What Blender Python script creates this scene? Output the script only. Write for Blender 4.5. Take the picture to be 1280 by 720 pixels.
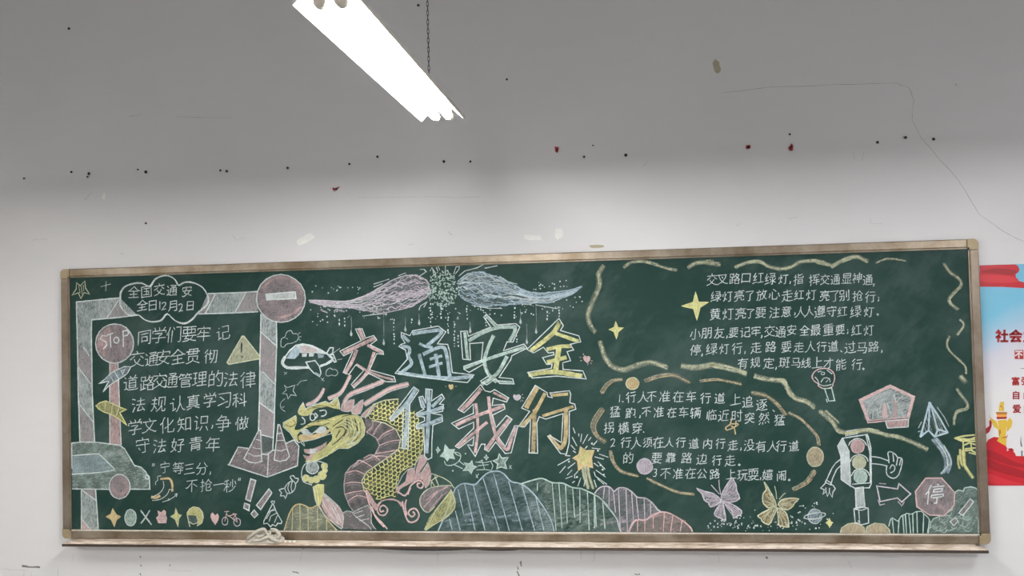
import bpy, bmesh, math, random
from mathutils import Vector, Matrix

random.seed(11)
for o in list(bpy.data.objects):
    bpy.data.objects.remove(o)
SC = bpy.context.scene
COL = SC.collection

# ------------------------------------------------------------------ camera, light, exposure
ZB = 1.46                                  # height of the blackboard centre above the floor
FOC = 1190.485                             # focal length in pixels of the 1280 x 720 frame
YAW, PITCH, ROLL = 0.131129498, 0.0352467572, 0.0241476265
CAM = Vector((0.627011678, -4.06357437, 0.323654555 + ZB))
RM = Matrix.Rotation(YAW, 3, 'Z') @ Matrix.Rotation(PITCH, 3, 'X') @ Matrix.Rotation(ROLL, 3, 'Y')
cam_data = bpy.data.cameras.new('camera')
cam_data.sensor_width = 36.0
cam_data.lens = FOC / 1280 * 36.0
cam_data.clip_start = 0.05
cam = bpy.data.objects.new('camera', cam_data)
COL.objects.link(cam)
r_, f_, u_ = RM.col[0], RM.col[1], RM.col[2]
cam.matrix_world = Matrix(((r_.x, u_.x, -f_.x, CAM.x), (r_.y, u_.y, -f_.y, CAM.y),
                           (r_.z, u_.z, -f_.z, CAM.z), (0, 0, 0, 1)))
SC.camera = cam
SC.view_settings.view_transform = 'Standard'
SC.view_settings.look = 'None'
SC.view_settings.gamma = 1.0
SC.view_settings.use_curve_mapping = False
SC.view_settings.exposure = EXPOSURE = 0.0
try:
    SC.cycles.transparent_max_bounces = 48
    SC.cycles.max_bounces = 10
    SC.cycles.diffuse_bounces = 7
except Exception:
    pass
world = bpy.data.worlds.new('world')
SC.world = world
world.use_nodes = True
world.node_tree.nodes['Background'].inputs[0].default_value = (0.8, 0.9, 1.0, 1)
world.node_tree.nodes['Background'].inputs[1].default_value = 0.0

TUBE_GLOW = 196.0                           # brightness of the fluorescent tubes, the only light in the room
COL_MID, COL_LEFT, COL_RIGHT = (0.995, 0.985, 0.995), (1.0, 0.965, 0.92), (0.985, 0.98, 1.01)

# ------------------------------------------------------------------ helpers
def lin(r, g, b):
    f = lambda c: (c / 255 / 12.92) if c / 255 <= 0.04045 else ((c / 255 + 0.055) / 1.055) ** 2.4
    return (f(r), f(g), f(b), 1.0)

def px(x, y, plane):
    """point of the plane y = plane (world) seen at photo position x, y"""
    d = RM @ Vector(((x - 640) / FOC, 1.0, (360 - y) / FOC))
    t = (plane - CAM.y) / d.y
    return CAM + d * t

def link(name, me, mats, parent=None):
    o = bpy.data.objects.new(name, me)
    for m in (mats if isinstance(mats, (list, tuple)) else [mats]):
        me.materials.append(m)
    COL.objects.link(o)
    if parent:
        o.parent = parent
    return o

def empty(name, loc):
    o = bpy.data.objects.new(name, None)
    o.empty_display_size = 0.1
    o.location = loc
    COL.objects.link(o)
    return o

def tag(o, label=None, cat=None, group=None, kind=None):
    if label: o['label'] = label
    if cat: o['category'] = cat
    if group: o['group'] = group
    if kind: o['kind'] = kind
    return o

def bm_obj(name, bm, mats, parent=None, smooth=False):
    me = bpy.data.meshes.new(name)
    bmesh.ops.recalc_face_normals(bm, faces=bm.faces[:])
    bm.to_mesh(me); bm.free()
    if smooth:
        for p in me.polygons: p.use_smooth = True
    return link(name, me, mats, parent)

def add_box(bm, x0, x1, y0, y1, z0, z1, bev=0.0, seg=2):
    r = bmesh.ops.create_cube(bm, size=1.0)
    for v in r['verts']:
        v.co = Vector((x0 + (v.co.x + .5) * (x1 - x0), y0 + (v.co.y + .5) * (y1 - y0), z0 + (v.co.z + .5) * (z1 - z0)))
    if bev > 0:
        es = {e for v in r['verts'] for e in v.link_edges}
        bmesh.ops.bevel(bm, geom=list(es), offset=bev, segments=seg, profile=0.5, affect='EDGES')

def add_prism(bm, pts, y0, y1):
    """polygon given in x, z extruded from y0 to y1"""
    a = [bm.verts.new((x, y0, z)) for x, z in pts]
    b = [bm.verts.new((x, y1, z)) for x, z in pts]
    n = len(pts)
    bm.faces.new(a); bm.faces.new(b[::-1])
    for i in range(n):
        bm.faces.new((a[i], b[i], b[(i + 1) % n], a[(i + 1) % n]))

def add_tube(bm, pts, rad, n=10, cap=True):
    """tube through pts; rad a number or one per point"""
    pts = [Vector(p) for p in pts]
    rr = rad if isinstance(rad, (list, tuple)) else [rad] * len(pts)
    rings = []
    up = None
    for i, p in enumerate(pts):
        t = (pts[min(i + 1, len(pts) - 1)] - pts[max(i - 1, 0)]).normalized()
        if up is None:
            up = Vector((0, 0, 1)) if abs(t.z) < .9 else Vector((1, 0, 0))
        s = t.cross(up).normalized(); up = s.cross(t).normalized()
        rings.append([bm.verts.new(p + (s * math.cos(a) + up * math.sin(a)) * rr[i])
                      for a in [2 * math.pi * k / n for k in range(n)]])
    for a, b in zip(rings, rings[1:]):
        for k in range(n):
            bm.faces.new((a[k], a[(k + 1) % n], b[(k + 1) % n], b[k]))
    if cap:
        bm.faces.new(rings[0][::-1]); bm.faces.new(rings[-1])

# ------------------------------------------------------------------ materials
class NT:
    def __init__(s, name):
        s.m = bpy.data.materials.new(name); s.m.use_nodes = True
        s.t = s.m.node_tree; s.t.nodes.clear()
        s.out = s.t.nodes.new('ShaderNodeOutputMaterial')
    def n(s, kind, **kw):
        q = s.t.nodes.new(kind)
        for k, v in kw.items():
            if k.startswith('i_'): q.inputs[k[2:].replace('_', ' ')].default_value = v
            else: setattr(q, k, v)
        return q
    def l(s, a, b): s.t.links.new(a, b)
    def math(s, op, a, b=None, clamp=False):
        q = s.n('ShaderNodeMath', operation=op, use_clamp=clamp)
        for i, v in enumerate((a, b)):
            if v is None: continue
            if isinstance(v, (int, float)): q.inputs[i].default_value = v
            else: s.l(v, q.inputs[i])
        return q.outputs[0]
    def coord(s, scale=(1, 1, 1), rot=(0, 0, 0), kind='Object'):
        c = s.n('ShaderNodeTexCoord'); mp = s.n('ShaderNodeMapping')
        mp.inputs['Scale'].default_value = scale
        if any(rot):                        # turn first, stretch after
            m0 = s.n('ShaderNodeMapping'); m0.inputs['Rotation'].default_value = rot
            s.l(c.outputs[kind], m0.inputs['Vector']); s.l(m0.outputs[0], mp.inputs['Vector'])
        else:
            s.l(c.outputs[kind], mp.inputs['Vector'])
        return mp.outputs[0]
    def noise(s, vec, scale, detail=3.0, rough=0.55):
        q = s.n('ShaderNodeTexNoise')
        q.inputs['Scale'].default_value = scale; q.inputs['Detail'].default_value = detail
        q.inputs['Roughness'].default_value = rough
        s.l(vec, q.inputs['Vector'])
        return q.outputs['Fac']
    def ramp(s, fac, stops):
        q = s.n('ShaderNodeValToRGB')
        e = q.color_ramp.elements
        while len(e) < len(stops): e.new(0.5)
        for i, (p, c) in enumerate(stops):
            e[i].position = p; e[i].color = c if len(c) == 4 else (*c, 1)
        s.l(fac, q.inputs[0])
        return q.outputs[0]
    def mix(s, fac, a, b, mode='MIX'):
        q = s.n('ShaderNodeMix', data_type='RGBA', blend_type=mode)
        if isinstance(fac, (int, float)): q.inputs[0].default_value = fac
        else: s.l(fac, q.inputs[0])
        for i, v in ((6, a), (7, b)):
            if isinstance(v, tuple): q.inputs[i].default_value = v
            else: s.l(v, q.inputs[i])
        return q.outputs[2]
    def principled(s, col, rough=0.6, metal=0.0, spec=0.5, bump=None, bdist=0.001, bstr=0.3):
        p = s.n('ShaderNodeBsdfPrincipled')
        for k, v in (('Base Color', col), ('Roughness', rough), ('Metallic', metal), ('Specular IOR Level', spec)):
            if isinstance(v, (int, float, tuple)): p.inputs[k].default_value = v
            else: s.l(v, p.inputs[k])
        if bump is not None:
            b = s.n('ShaderNodeBump'); b.inputs['Distance'].default_value = bdist; b.inputs['Strength'].default_value = bstr
            s.l(bump, b.inputs['Height']); s.l(b.outputs[0], p.inputs['Normal'])
        s.l(p.outputs[0], s.out.inputs[0])
        return s.m

def simple(name, rgb, rough=0.6, metal=0.0, spec=0.5, var=0.12, scale=30.0):
    t = NT(name)
    n = t.noise(t.coord(), scale)
    c = lin(*rgb)
    lo = tuple(v * (1 - var) for v in c[:3]) + (1,); hi = tuple(min(1, v * (1 + var)) for v in c[:3]) + (1,)
    return t.principled(t.ramp(n, [(0.3, lo), (0.7, hi)]), rough, metal, spec)

def emission(name, rgb, strength):
    t = NT(name)
    e = t.n('ShaderNodeEmission'); e.inputs[0].default_value = (*rgb, 1); e.inputs[1].default_value = strength
    t.l(e.outputs[0], t.out.inputs[0])
    return t.m

# painted plaster: faint trowel blotches and brushed streaks
t = NT('wall_paint')
n1 = t.noise(t.coord((1, 1, 1)), 1.7, 5)
n2 = t.noise(t.coord((1, 1, 5)), 5.0, 4)
c = t.mix(n1, lin(220, 219, 218), lin(228, 227, 226))
c = t.mix(t.math('MULTIPLY', n2, 0.22), c, lin(208, 207, 206))
M_WALL = t.principled(c, 0.72, 0, 0.35, t.noise(t.coord(), 60, 4), 0.0008, 0.25)
M_CEIL = simple('ceiling_paint', (228, 227, 228), 0.9, 0, 0.2, 0.03, 4)
M_SIDE = simple('side_wall_paint', (193, 193, 194), 0.9, 0, 0.2, 0.03, 4)
t = NT('terrazzo')
v = t.n('ShaderNodeTexVoronoi'); v.inputs['Scale'].default_value = 90
t.l(t.coord(), v.inputs['Vector'])
M_FLOOR = t.principled(t.mix(t.noise(v.outputs['Color'], 3), lin(98, 98, 97), lin(126, 126, 124)), 0.45, 0, 0.4)

# board enamel with wiped chalk dust
t = NT('green_board')
base = t.mix(t.noise(t.coord(), 1.3, 3), lin(23, 51, 44), lin(30, 60, 53))
d1 = t.math('MULTIPLY', t.math('SUBTRACT', t.noise(t.coord((1, 1, 1.6)), 2.2, 6, 0.62), 0.44, True), 0.30)
d2 = t.math('MULTIPLY', t.math('SUBTRACT', t.noise(t.coord((1, 1, 2.2), (0, 0.9, 0)), 3.0, 5, 0.7), 0.5, True), 0.40)
c = t.mix(t.math('ADD', d1, d2, True), base, lin(150, 168, 166))
M_BOARD = t.principled(c, 0.6, 0, 0.18)

# champagne aluminium of the frame, smeared with dust
def metal(name, rgb, rough, dust, streak=(1, 1, 1), dustcol=(214, 205, 190)):
    t = NT(name)
    n = t.noise(t.coord(streak), 9, 5)
    g = t.noise(t.coord(), 5, 6, 0.65)
    c = t.mix(n, lin(*[v * 0.86 for v in rgb]), lin(*rgb))
    dd = t.math('MULTIPLY', t.math('SUBTRACT', g, 0.40, True), dust, True)
    c = t.mix(dd, c, lin(*dustcol))
    rr = t.math('ADD', t.math('MULTIPLY', n, 0.22), rough)
    mt = t.math('SUBTRACT', 0.75, t.math('MULTIPLY', dd, 0.7), True)
    return t.principled(c, rr, mt, 0.5)
M_RAIL = metal('champagne_aluminium', (124, 109, 88), 0.25, 1.2, (1, 8, 8))
M_STILE = metal('champagne_aluminium_upright', (130, 115, 98), 0.32, 0.9, (8, 8, 1))
M_CAP = simple('corner_cap_plastic', (156, 140, 110), 0.5, 0.2)
t = NT('dusty_tray')
M_TRAY = t.principled(t.mix(t.ramp(t.noise(t.coord((1, 3, 3)), 11, 6, .7), [(.36, (0, 0, 0)), (.6, (1, 1, 1))]), lin(178, 154, 130), lin(250, 236, 220)), 0.6, 0.1, 0.4)
M_LIP = simple('tray_front_edge', (72, 60, 50), 0.5, 0.3)
M_DUST = simple('chalk_dust', (226, 222, 212), 0.95, 0, 0.1, 0.15, 60)
M_DARK = simple('black_rubber', (34, 31, 30), 0.7)

# room shell
YW = 0.03                                   # face of the wall that carries the board
X0, X1, Y0, ZC = -3.7, 3.9, -8.6, 3.4
def shell(name, box, m):
    bm = bmesh.new(); add_box(bm, *box)
    o = bm_obj(name, bm, m); o['kind'] = 'structure'
    return o
WALL = shell('wall_back', (X0, X1, YW, YW + .2, 0, ZC), M_WALL)
shell('wall_left', (X0 - .2, X0, Y0, YW + .2, 0, ZC), M_SIDE)
shell('wall_right', (X1, X1 + .2, Y0, YW + .2, 0, ZC), M_SIDE)
shell('wall_front', (X0, X1, Y0 - .2, Y0, 0, ZC), M_SIDE)
shell('floor', (X0, X1, Y0, YW, -.2, 0), M_FLOOR)
shell('ceiling', (X0, X1, Y0, YW, ZC, ZC + .2), M_CEIL)
# ------------------------------------------------------------------ blackboard
BW, BH, FW = 2.0, 0.6137, 0.0345           # half width, half height, frame width
BS = 0.009                                  # board face, recessed behind the frame front
BOARD = empty('blackboard', (0, 0, ZB))
tag(BOARD, 'long green blackboard full of chalk drawings in a champagne aluminium frame', 'blackboard')
bm = bmesh.new(); add_box(bm, -BW + .012, BW - .012, BS, 0.026, -BH + .012, BH - .012)
bm_obj('writing_surface', bm, M_BOARD, BOARD)['label'] = 'dark green writing surface dusted with chalk'
CAPS = 0.043
def rail(name, x0, x1, z0, z1, m, horizontal):
    bm = bmesh.new()
    # two stepped bands give the extruded profile
    add_box(bm, x0, x1, 0.0, 0.029, z0, z1, 0.0035, 2)
    if horizontal:
        zi = z0 if z0 > 0 else z1
        s = 1 if z0 < 0 else -1
        add_box(bm, x0, x1, 0.0035, 0.0285, min(zi, zi + s * .006), max(zi, zi + s * .006), 0.001, 1)
    else:
        xi = x1 if x0 < 0 else x0
        s = 1 if x0 < 0 else -1
        add_box(bm, min(xi, xi + s * .006), max(xi, xi + s * .006), 0.0035, 0.0285, z0, z1, 0.001, 1)
    return bm_obj(name, bm, m, BOARD)
rail('frame_rail', -BW + CAPS, BW - CAPS, BH - FW, BH, M_RAIL, True)
rail('frame_rail', -BW + CAPS, BW - CAPS, -BH, -BH + FW, M_RAIL, True)
rail('frame_stile', -BW, -BW + FW, -BH + CAPS, BH - CAPS, M_STILE, False)
rail('frame_stile', BW - FW, BW, -BH + CAPS, BH - CAPS, M_STILE, False)
for sx in (-1, 1):
    for sz in (-1, 1):
        R = 0.020
        pts = [(0, CAPS), (0, 0)]          # L-shaped cap with a rounded outer corner, local to the outer corner
        arc = [(R - R * math.cos(a), R - R * math.sin(a)) for a in [math.pi / 2 * k / 6 for k in range(7)]]
        pts = arc + [(CAPS, 0), (CAPS, FW), (FW, FW), (FW, CAPS), (0, CAPS)]
        pts = [(sx * (BW - a), sz * (BH - b)) for a, b in pts]
        bm = bmesh.new(); add_prism(bm, pts, -0.0025, 0.0288)
        bm_obj('corner_cap', bm, M_CAP, BOARD)
# settled dust along the sill of the bottom rail
bm = bmesh.new(); add_box(bm, -BW + .04, BW - .04, 0.0015, BS + .001, -BH + FW + .0002, -BH + FW + .0042, 0.001, 1)
bm_obj('dust_line', bm, M_DUST, BOARD)['label'] = 'white line of chalk dust on the bottom rail'
# chalk tray
TX0, TX1, TZ, TY = -1.960, 1.968, -0.6138, -0.066
bm = bmesh.new()
add_box(bm, TX0, TX1, TY, 0.029, TZ - .0125, TZ - .0085, 0.001, 1)
shelf_pts = [(TY, TZ - .010), (TY + .02, TZ - .0025), (0.0, TZ - .0015), (0.029, TZ - .0015), (0.029, TZ - .011), (TY, TZ - .0112)]
va = [bm.verts.new((TX0 + .03, y, z)) for y, z in shelf_pts]
vb = [bm.verts.new((TX1 - .03, y, z)) for y, z in shelf_pts]
bm.faces.new(va); bm.faces.new(vb[::-1])
for i in range(len(va)):
    j = (i + 1) % len(va); bm.faces.new((va[i], vb[i], vb[j], va[j]))
TRAY = bm_obj('chalk_tray', bm, M_TRAY, BOARD); TRAY['label'] = 'narrow chalk tray whitened by dust'
bm = bmesh.new(); add_box(bm, TX0, TX1, TY - .003, TY + .001, TZ - .020, TZ - .0085, 0.0012, 2)
bm_obj('tray_lip', bm, M_LIP, TRAY)
# loose dark edging that sags under the tray
def strip(xa, xb, sag):
    bm = bmesh.new(); n = 24; rows = []
    for i in range(n + 1):
        q = i / n; x = xa + (xb - xa) * q
        s = math.sin(math.pi * q) ** 0.8 * sag
        rows.append([bm.verts.new((x, TY + .001, TZ - .019)), bm.verts.new((x, TY - .001, TZ - .0195 - s)),
                     bm.verts.new((x, TY + .012, TZ - .0195 - s)), bm.verts.new((x, TY + .012, TZ - .019))])
    for a, b in zip(rows, rows[1:]):
        for k in range(4): bm.faces.new((a[k], a[(k + 1) % 4], b[(k + 1) % 4], b[k]))
    bm.faces.new(rows[0]); bm.faces.new(rows[-1][::-1])
    o = bm_obj('edge_strip', bm, M_DARK, TRAY); o['label'] = 'black edging hanging loose under the tray'
q0, q1, q2, q3 = [px(x, 686, -.08).x for x in (472, 592, 594, 650)]
strip(q0, q1, .0075); strip(q2, q3, .0055)

# ------------------------------------------------------------------ chalk engine
# Everything is drawn in the board's own metres; traced positions are rectified onto the board face.
CH = {  # chalk colours
 'w': (212, 222, 220), 'p': (219, 189, 186), 'm': (174, 162, 164), 'y': (220, 219, 154), 'o': (212, 192, 146),
 'b': (181, 201, 210), 'v': (206, 199, 207), 'g': (194, 216, 206), 'l': (204, 208, 178), 't': (194, 182, 154), 'k': (25, 46, 42)}
_cm = {}
def chalk(c, d=0.75, ang=0.0, st=3.0, sc=90.0, con=0.7, soft=0):
    """chalk colour c laid on with cover d; grain stretched st times along ang degrees"""
    key = (c, round(d, 2), round(ang), st, sc, con, soft)
    if key in _cm: return _cm[key]
    t = NT('chalk_' + {'w': 'white', 'p': 'pink', 'm': 'mauve', 'y': 'yellow', 'o': 'orange', 'b': 'blue', 'v': 'violet',
                       'g': 'mint', 'l': 'straw', 't': 'tan', 'k': 'dark'}[c])
    a = math.radians(ang)
    n = t.noise(t.coord((1, 1, st), (0, a, 0)), sc, 3, 0.6)
    n2 = t.noise(t.coord(), sc * .22, 3, 0.6)
    al = t.math('ADD', t.math('MULTIPLY', t.math('SUBTRACT', n, 0.5), con * 1.6),
                t.math('ADD', t.math('MULTIPLY', t.math('SUBTRACT', n2, 0.5), con), d), True)
    if soft:
        uv = t.n('ShaderNodeTexCoord'); sp = t.n('ShaderNodeSeparateXYZ'); t.l(uv.outputs['UV'], sp.inputs[0])
        e = t.math('ABSOLUTE', t.math('SUBTRACT', t.math('MULTIPLY', sp.outputs[1], 2.0), 1.0))
        e = t.math('SUBTRACT', 1.0, t.math('POWER', e, 2.2), True)
        n3 = t.noise(t.coord((1, 14, 1), kind='UV'), 2.2, 4, 0.7)
        e = t.math('MULTIPLY', e, t.math('ADD', t.math('MULTIPLY', t.math('SUBTRACT', n3, 0.5), 2.4), 0.95, True))
        al = t.math('MULTIPLY', al, e, True)
    df = t.n('ShaderNodeBsdfDiffuse'); df.inputs[0].default_value = lin(*CH[c])
    tr = t.n('ShaderNodeBsdfTransparent'); mx = t.n('ShaderNodeMixShader')
    t.l(al, mx.inputs[0]); t.l(tr.outputs[0], mx.inputs[1]); t.l(df.outputs[0], mx.inputs[2])
    t.l(mx.outputs[0], t.out.inputs[0])
    _cm[key] = t.m
    return t.m

ORG = {'A': (70, 325, 8), 'B': (230, 325, 8), 'C': (70, 405, 8), 'D': (230, 405, 8), 'E': (70, 495, 8), 'F': (230, 495, 8),
       'G': (70, 580, 6), 'H': (230, 580, 6), 'I': (380, 325, 8), 'J': (540, 325, 8), 'K': (340, 405, 8), 'L': (490, 390, 8),
       'M': (640, 390, 8), 'N': (345, 480, 8), 'O': (490, 475, 8), 'P': (640, 475, 8), 'Q': (340, 560, 6), 'R': (450, 560, 6),
       'S': (600, 560, 6), 'T': (740, 560, 6), 'U': (730, 320, 8), 'V': (730, 400, 8), 'W': (730, 480, 8), 'X': (870, 320, 8),
       'Y': (870, 390, 8), 'Z': (870, 480, 8), 'a': (870, 560, 6), 'b': (1010, 310, 8), 'c': (1010, 390, 8), 'd': (1010, 480, 8),
       'e': (1010, 560, 6), 'f': (1120, 300, 8), 'g': (1120, 390, 8), 'h': (1120, 480, 8), 'i': (1120, 570, 4.8),
       '1': (480, 490, 6), '2': (560, 480, 6), '3': (580, 380, 6), '4': (350, 470, 6), '5': (660, 520, 8), '6': (1080, 470, 6),
       '7': (1080, 570, 6), '8': (420, 560, 6), '9': (420, 320, 4), '0': (880, 600, 7.111), '_': (0, 0, 1),
       'r': (1220, 320, 9), 's': (1220, 400, 9), 'u': (1220, 470, 9), 'x': (1220, 540, 9)}
def tp(s):
    """'A 10,20 30,40 B 5,6' -> traced positions; a letter switches the tracing frame"""
    out = []; ox, oy, k = 0, 0, 1
    for w in s.split():
        if ',' in w:
            x, y = w.split(','); out.append((ox + float(x) / k, oy + float(y) / k))
        else:
            ox, oy, k = ORG[w]
    return out
KP = 0.00342                                # metres on the board per traced unit
PLANE, PZ = BS, ZB                          # current drawing plane and its local zero height
def pb(p):
    q = px(p[0], p[1], PLANE)
    return (q.x, q.z - PZ)

def catmull(P, n, closed):
    if len(P) < 3 or n < 2: return P[:]
    out = []
    m = len(P); segs = m if closed else m - 1
    for i in range(segs):
        g = lambda k: P[k % m] if closed else P[max(0, min(m - 1, k))]
        a, b, c, d = g(i - 1), g(i), g(i + 1), g(i + 2)
        for k in range(n):
            q = k / n
            out.append(tuple(0.5 * (2 * b[j] + (c[j] - a[j]) * q + (2 * a[j] - 5 * b[j] + 4 * c[j] - d[j]) * q * q
                                    + (3 * b[j] - a[j] - 3 * c[j] + d[j]) * q ** 3) for j in (0, 1)))
    if not closed: out.append(P[-1])
    return out

class Part:
    """one drawing (or one piece of a drawing) as one mesh"""
    def __init__(s, name, label=None, parent=None, base=0):
        s.name, s.label, s.parent, s.base = name, label, parent or BOARD, base
        s.bm = bmesh.new(); s.uv = s.bm.loops.layers.uv.new('uv'); s.mats = []; s.k = 0
    def slot(s, m):
        if m not in s.mats: s.mats.append(m)
        return s.mats.index(m)
    def y(s):
        s.k += 1
        return PLANE - 0.0004 - s.base * 0.0006 - min(s.k, 90) * 0.000006
    def ribbon(s, P, w, m, closed=False, step=0.012, jw=0.18, soft=False):
        """P in board metres, w width in metres"""
        if len(P) < 2: return
        Q = []
        n = len(P)
        for i in range(n if closed else n - 1):
            a, b = P[i], P[(i + 1) % n]
            L = math.hypot(b[0] - a[0], b[1] - a[1]); c = max(1, int(L / step))
            for k in range(c): Q.append((a[0] + (b[0] - a[0]) * k / c, a[1] + (b[1] - a[1]) * k / c))
        Q.append(P[0] if closed else P[-1])
        R = [Q[0]]
        for q in Q[1:]:
            if math.hypot(q[0] - R[-1][0], q[1] - R[-1][1]) > 1e-5: R.append(q)
        Q = R; n = len(Q)
        if n < 2: return
        y = s.y(); idx = s.slot(m); vs = []; acc = 0
        for i in range(n):
            a = Q[i - 1] if i > 0 else (Q[-2] if closed else Q[0])
            b = Q[i + 1] if i < n - 1 else (Q[1] if closed else Q[-1])
            c = Q[i]
            d1 = (c[0] - a[0], c[1] - a[1]); d2 = (b[0] - c[0], b[1] - c[1])
            l1 = math.hypot(*d1) or 1; l2 = math.hypot(*d2) or 1
            if d1 == (0, 0): d1, l1 = d2, l2
            if d2 == (0, 0): d2, l2 = d1, l1
            n1 = (-d1[1] / l1, d1[0] / l1); n2 = (-d2[1] / l2, d2[0] / l2)
            nx, nz = n1[0] + n2[0], n1[1] + n2[1]; L = math.hypot(nx, nz)
            if L < 0.3: nx, nz, f = n2[0], n2[1], 1.0
            else:
                nx, nz = nx / L, nz / L
                f = min(1.6, 1 / max(0.4, nx * n1[0] + nz * n1[1]))
            h = w / 2 * f * (1 + random.uniform(-jw, jw))
            ex = ez = 0
            if not closed and i == 0: ex, ez = -d2[0] / l2 * w * .3, -d2[1] / l2 * w * .3
            if not closed and i == n - 1: ex, ez = d1[0] / l1 * w * .3, d1[1] / l1 * w * .3
            vs.append((s.bm.verts.new((c[0] + ex + nx * h, y, c[1] + ez + nz * h)),
                       s.bm.verts.new((c[0] + ex - nx * h, y, c[1] + ez - nz * h)), acc))
            acc += l2 if i < n - 1 else 0
        for a, b in zip(vs, vs[1:]):
            f = s.bm.faces.new((a[0], a[1], b[1], b[0])); f.material_index = idx
            for lp, uv in zip(f.loops, ((a[2] * 4, 1), (a[2] * 4, 0), (b[2] * 4, 0), (b[2] * 4, 1))): lp[s.uv].uv = uv
    def line(s, pts, w=1.7, c='w', d=0.8, closed=False, sm=0, jit=0.25):
        P = tp(pts) if isinstance(pts, str) else pts
        P = [(x + random.uniform(-jit, jit), y + random.uniform(-jit, jit)) for x, y in P]
        if sm: P = catmull(P, sm, closed)
        s.ribbon([pb(p) for p in P], w * KP * .88, chalk(c, d), closed)
    def lines(s, lst, w=1.7, c='w', d=0.8, sm=0):
        for q in lst.split('/'): s.line(q, w, c, d, False, sm)
    def broad(s, pts, w=6, c='l', d=0.5, sm=6):
        """stroke with the side of the chalk"""
        P = tp(pts) if isinstance(pts, str) else pts
        if sm: P = catmull(P, sm, False)
        s.ribbon([pb(p) for p in P], w * KP, chalk(c, d, 0, 1.0, 70, 0.6, 1), False, 0.01, 0.10)
    def fill(s, pts, c='w', d=0.45, ang=80, sm=0, st=4.0, mat=None, con=0.55):
        P = tp(pts) if isinstance(pts, str) else pts
        if sm: P = catmull(P, sm, True)
        y = s.y(); m = mat or chalk(c, d, ang, st, 70, con)
        vs = []
        for p in P:
            q = pb(p)
            if vs and math.hypot(vs[-1].co.x - q[0], vs[-1].co.z - q[1]) < 1e-5: continue
            vs.append(s.bm.verts.new((q[0], y, q[1])))
        f = s.bm.faces.new(vs); f.material_index = s.slot(m)
    def fo(s, pts, c='w', d=0.45, oc='w', w=1.7, od=0.8, ang=75, sm=0):
        s.fill(pts, c, d, ang, sm); s.line(pts, w, oc, od, True, sm)
    def ell(s, fr, cx, cy, rx, ry=None, n=20, rot=0):
        ox, oy, k = ORG[fr]; ry = ry or rx; a = math.radians(rot); o = []
        for i in range(n):
            q = 2 * math.pi * i / n; ex, ey = rx * math.cos(q), ry * math.sin(q)
            o.append((ox + (cx + ex * math.cos(a) - ey * math.sin(a)) / k, oy + (cy + ex * math.sin(a) + ey * math.cos(a)) / k))
        return o
    def dot(s, x, y, r, c='w', d=0.85, stretch=1.0):
        n = 6
        s.fill([(x + r * math.cos(2 * math.pi * i / n), y + r * stretch * math.sin(2 * math.pi * i / n)) for i in range(n)], c, d)
    def hatch(s, pts, ang, gap, w=1.0, c='w', d=0.7, jit=0.6, keep=1.0):
        """scribbled parallel strokes clipped to an outline"""
        P = tp(pts) if isinstance(pts, str) else pts
        a = math.radians(ang); ca, sa = math.cos(a), math.sin(a)
        R = [(x * ca + y * sa, -x * sa + y * ca) for x, y in P]
        v = min(q[1] for q in R) + gap * .5; vm = max(q[1] for q in R)
        while v < vm:
            xs = []
            for i in range(len(R)):
                (x1, y1), (x2, y2) = R[i], R[(i + 1) % len(R)]
                if (y1 <= v) != (y2 <= v): xs.append(x1 + (v - y1) / (y2 - y1) * (x2 - x1))
            xs.sort()
            for k in range(0, len(xs) - 1, 2):
                if xs[k + 1] - xs[k] < 1.5 or random.random() > keep: continue
                u0, u1 = xs[k] + random.uniform(-.5, 1) * jit, xs[k + 1] - random.uniform(-.5, 1) * jit
                L = [(u0, v + random.uniform(-jit, jit)), ((u0 + u1) / 2, v + random.uniform(-jit, jit)), (u1, v + random.uniform(-jit, jit))]
                s.line([(x * ca - y * sa, x * sa + y * ca) for x, y in L], w, c, d, False, 3, 0.0)
            v += gap * random.uniform(.75, 1.25)
    def glyph(s, ch, cx, cy, size, w=1.5, c='w', d=0.76, jit=0.30, mat=None, sx=1.0):
        a = math.radians(random.uniform(-4, 3)) if jit else 0
        k = size / 54.8 * (random.uniform(.92, 1.1) if jit else 1)
        slope = random.uniform(.06, .16)
        mid = 18 if ch in '0123' else 30
        if ch in PUNC:
            for st in PUNC[ch]:
                s.line([(cx + x * size / 18, cy + y * size / 18) for x, y in st], w, c, d, False, 0, 0.1)
            return
        for st in GLYPH[ch]:
            P = []
            for i in range(0, len(st) - 1, 2):
                x = (st[i] - mid) * k * sx; y = (st[i + 1] - 31) * k
                if jit: x, y = x * .95 - y * .05, y - x * slope
                x += random.uniform(-jit, jit); y += random.uniform(-jit, jit)
                P.append((cx + x * math.cos(a) - y * math.sin(a), cy + x * math.sin(a) + y * math.cos(a)))
            s.ribbon([pb(p) for p in P], w * KP * .72, mat or chalk(c, d), False, 0.012, 0.25 if jit else 0.0)
    def text(s, fr, items, size, **kw):
        ox, oy, k = ORG[fr]
        for w in items.split():
            ch, x, y = w[0], *w[1:].split(',')
            s.glyph(ch, ox + float(x) / k, oy + float(y) / k, size, **kw)
    def done(s):
        o = bm_obj_raw(s.name, s.bm, s.mats, s.parent)
        if s.label: o['label'] = s.label
        return o
def bm_obj_raw(name, bm, mats, parent):
    me = bpy.data.meshes.new(name); bm.normal_update()
    for f in bm.faces:
        if f.normal.y > 0: f.normal_flip()
    bm.to_mesh(me); bm.free()
    return link(name, me, mats, parent)
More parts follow.
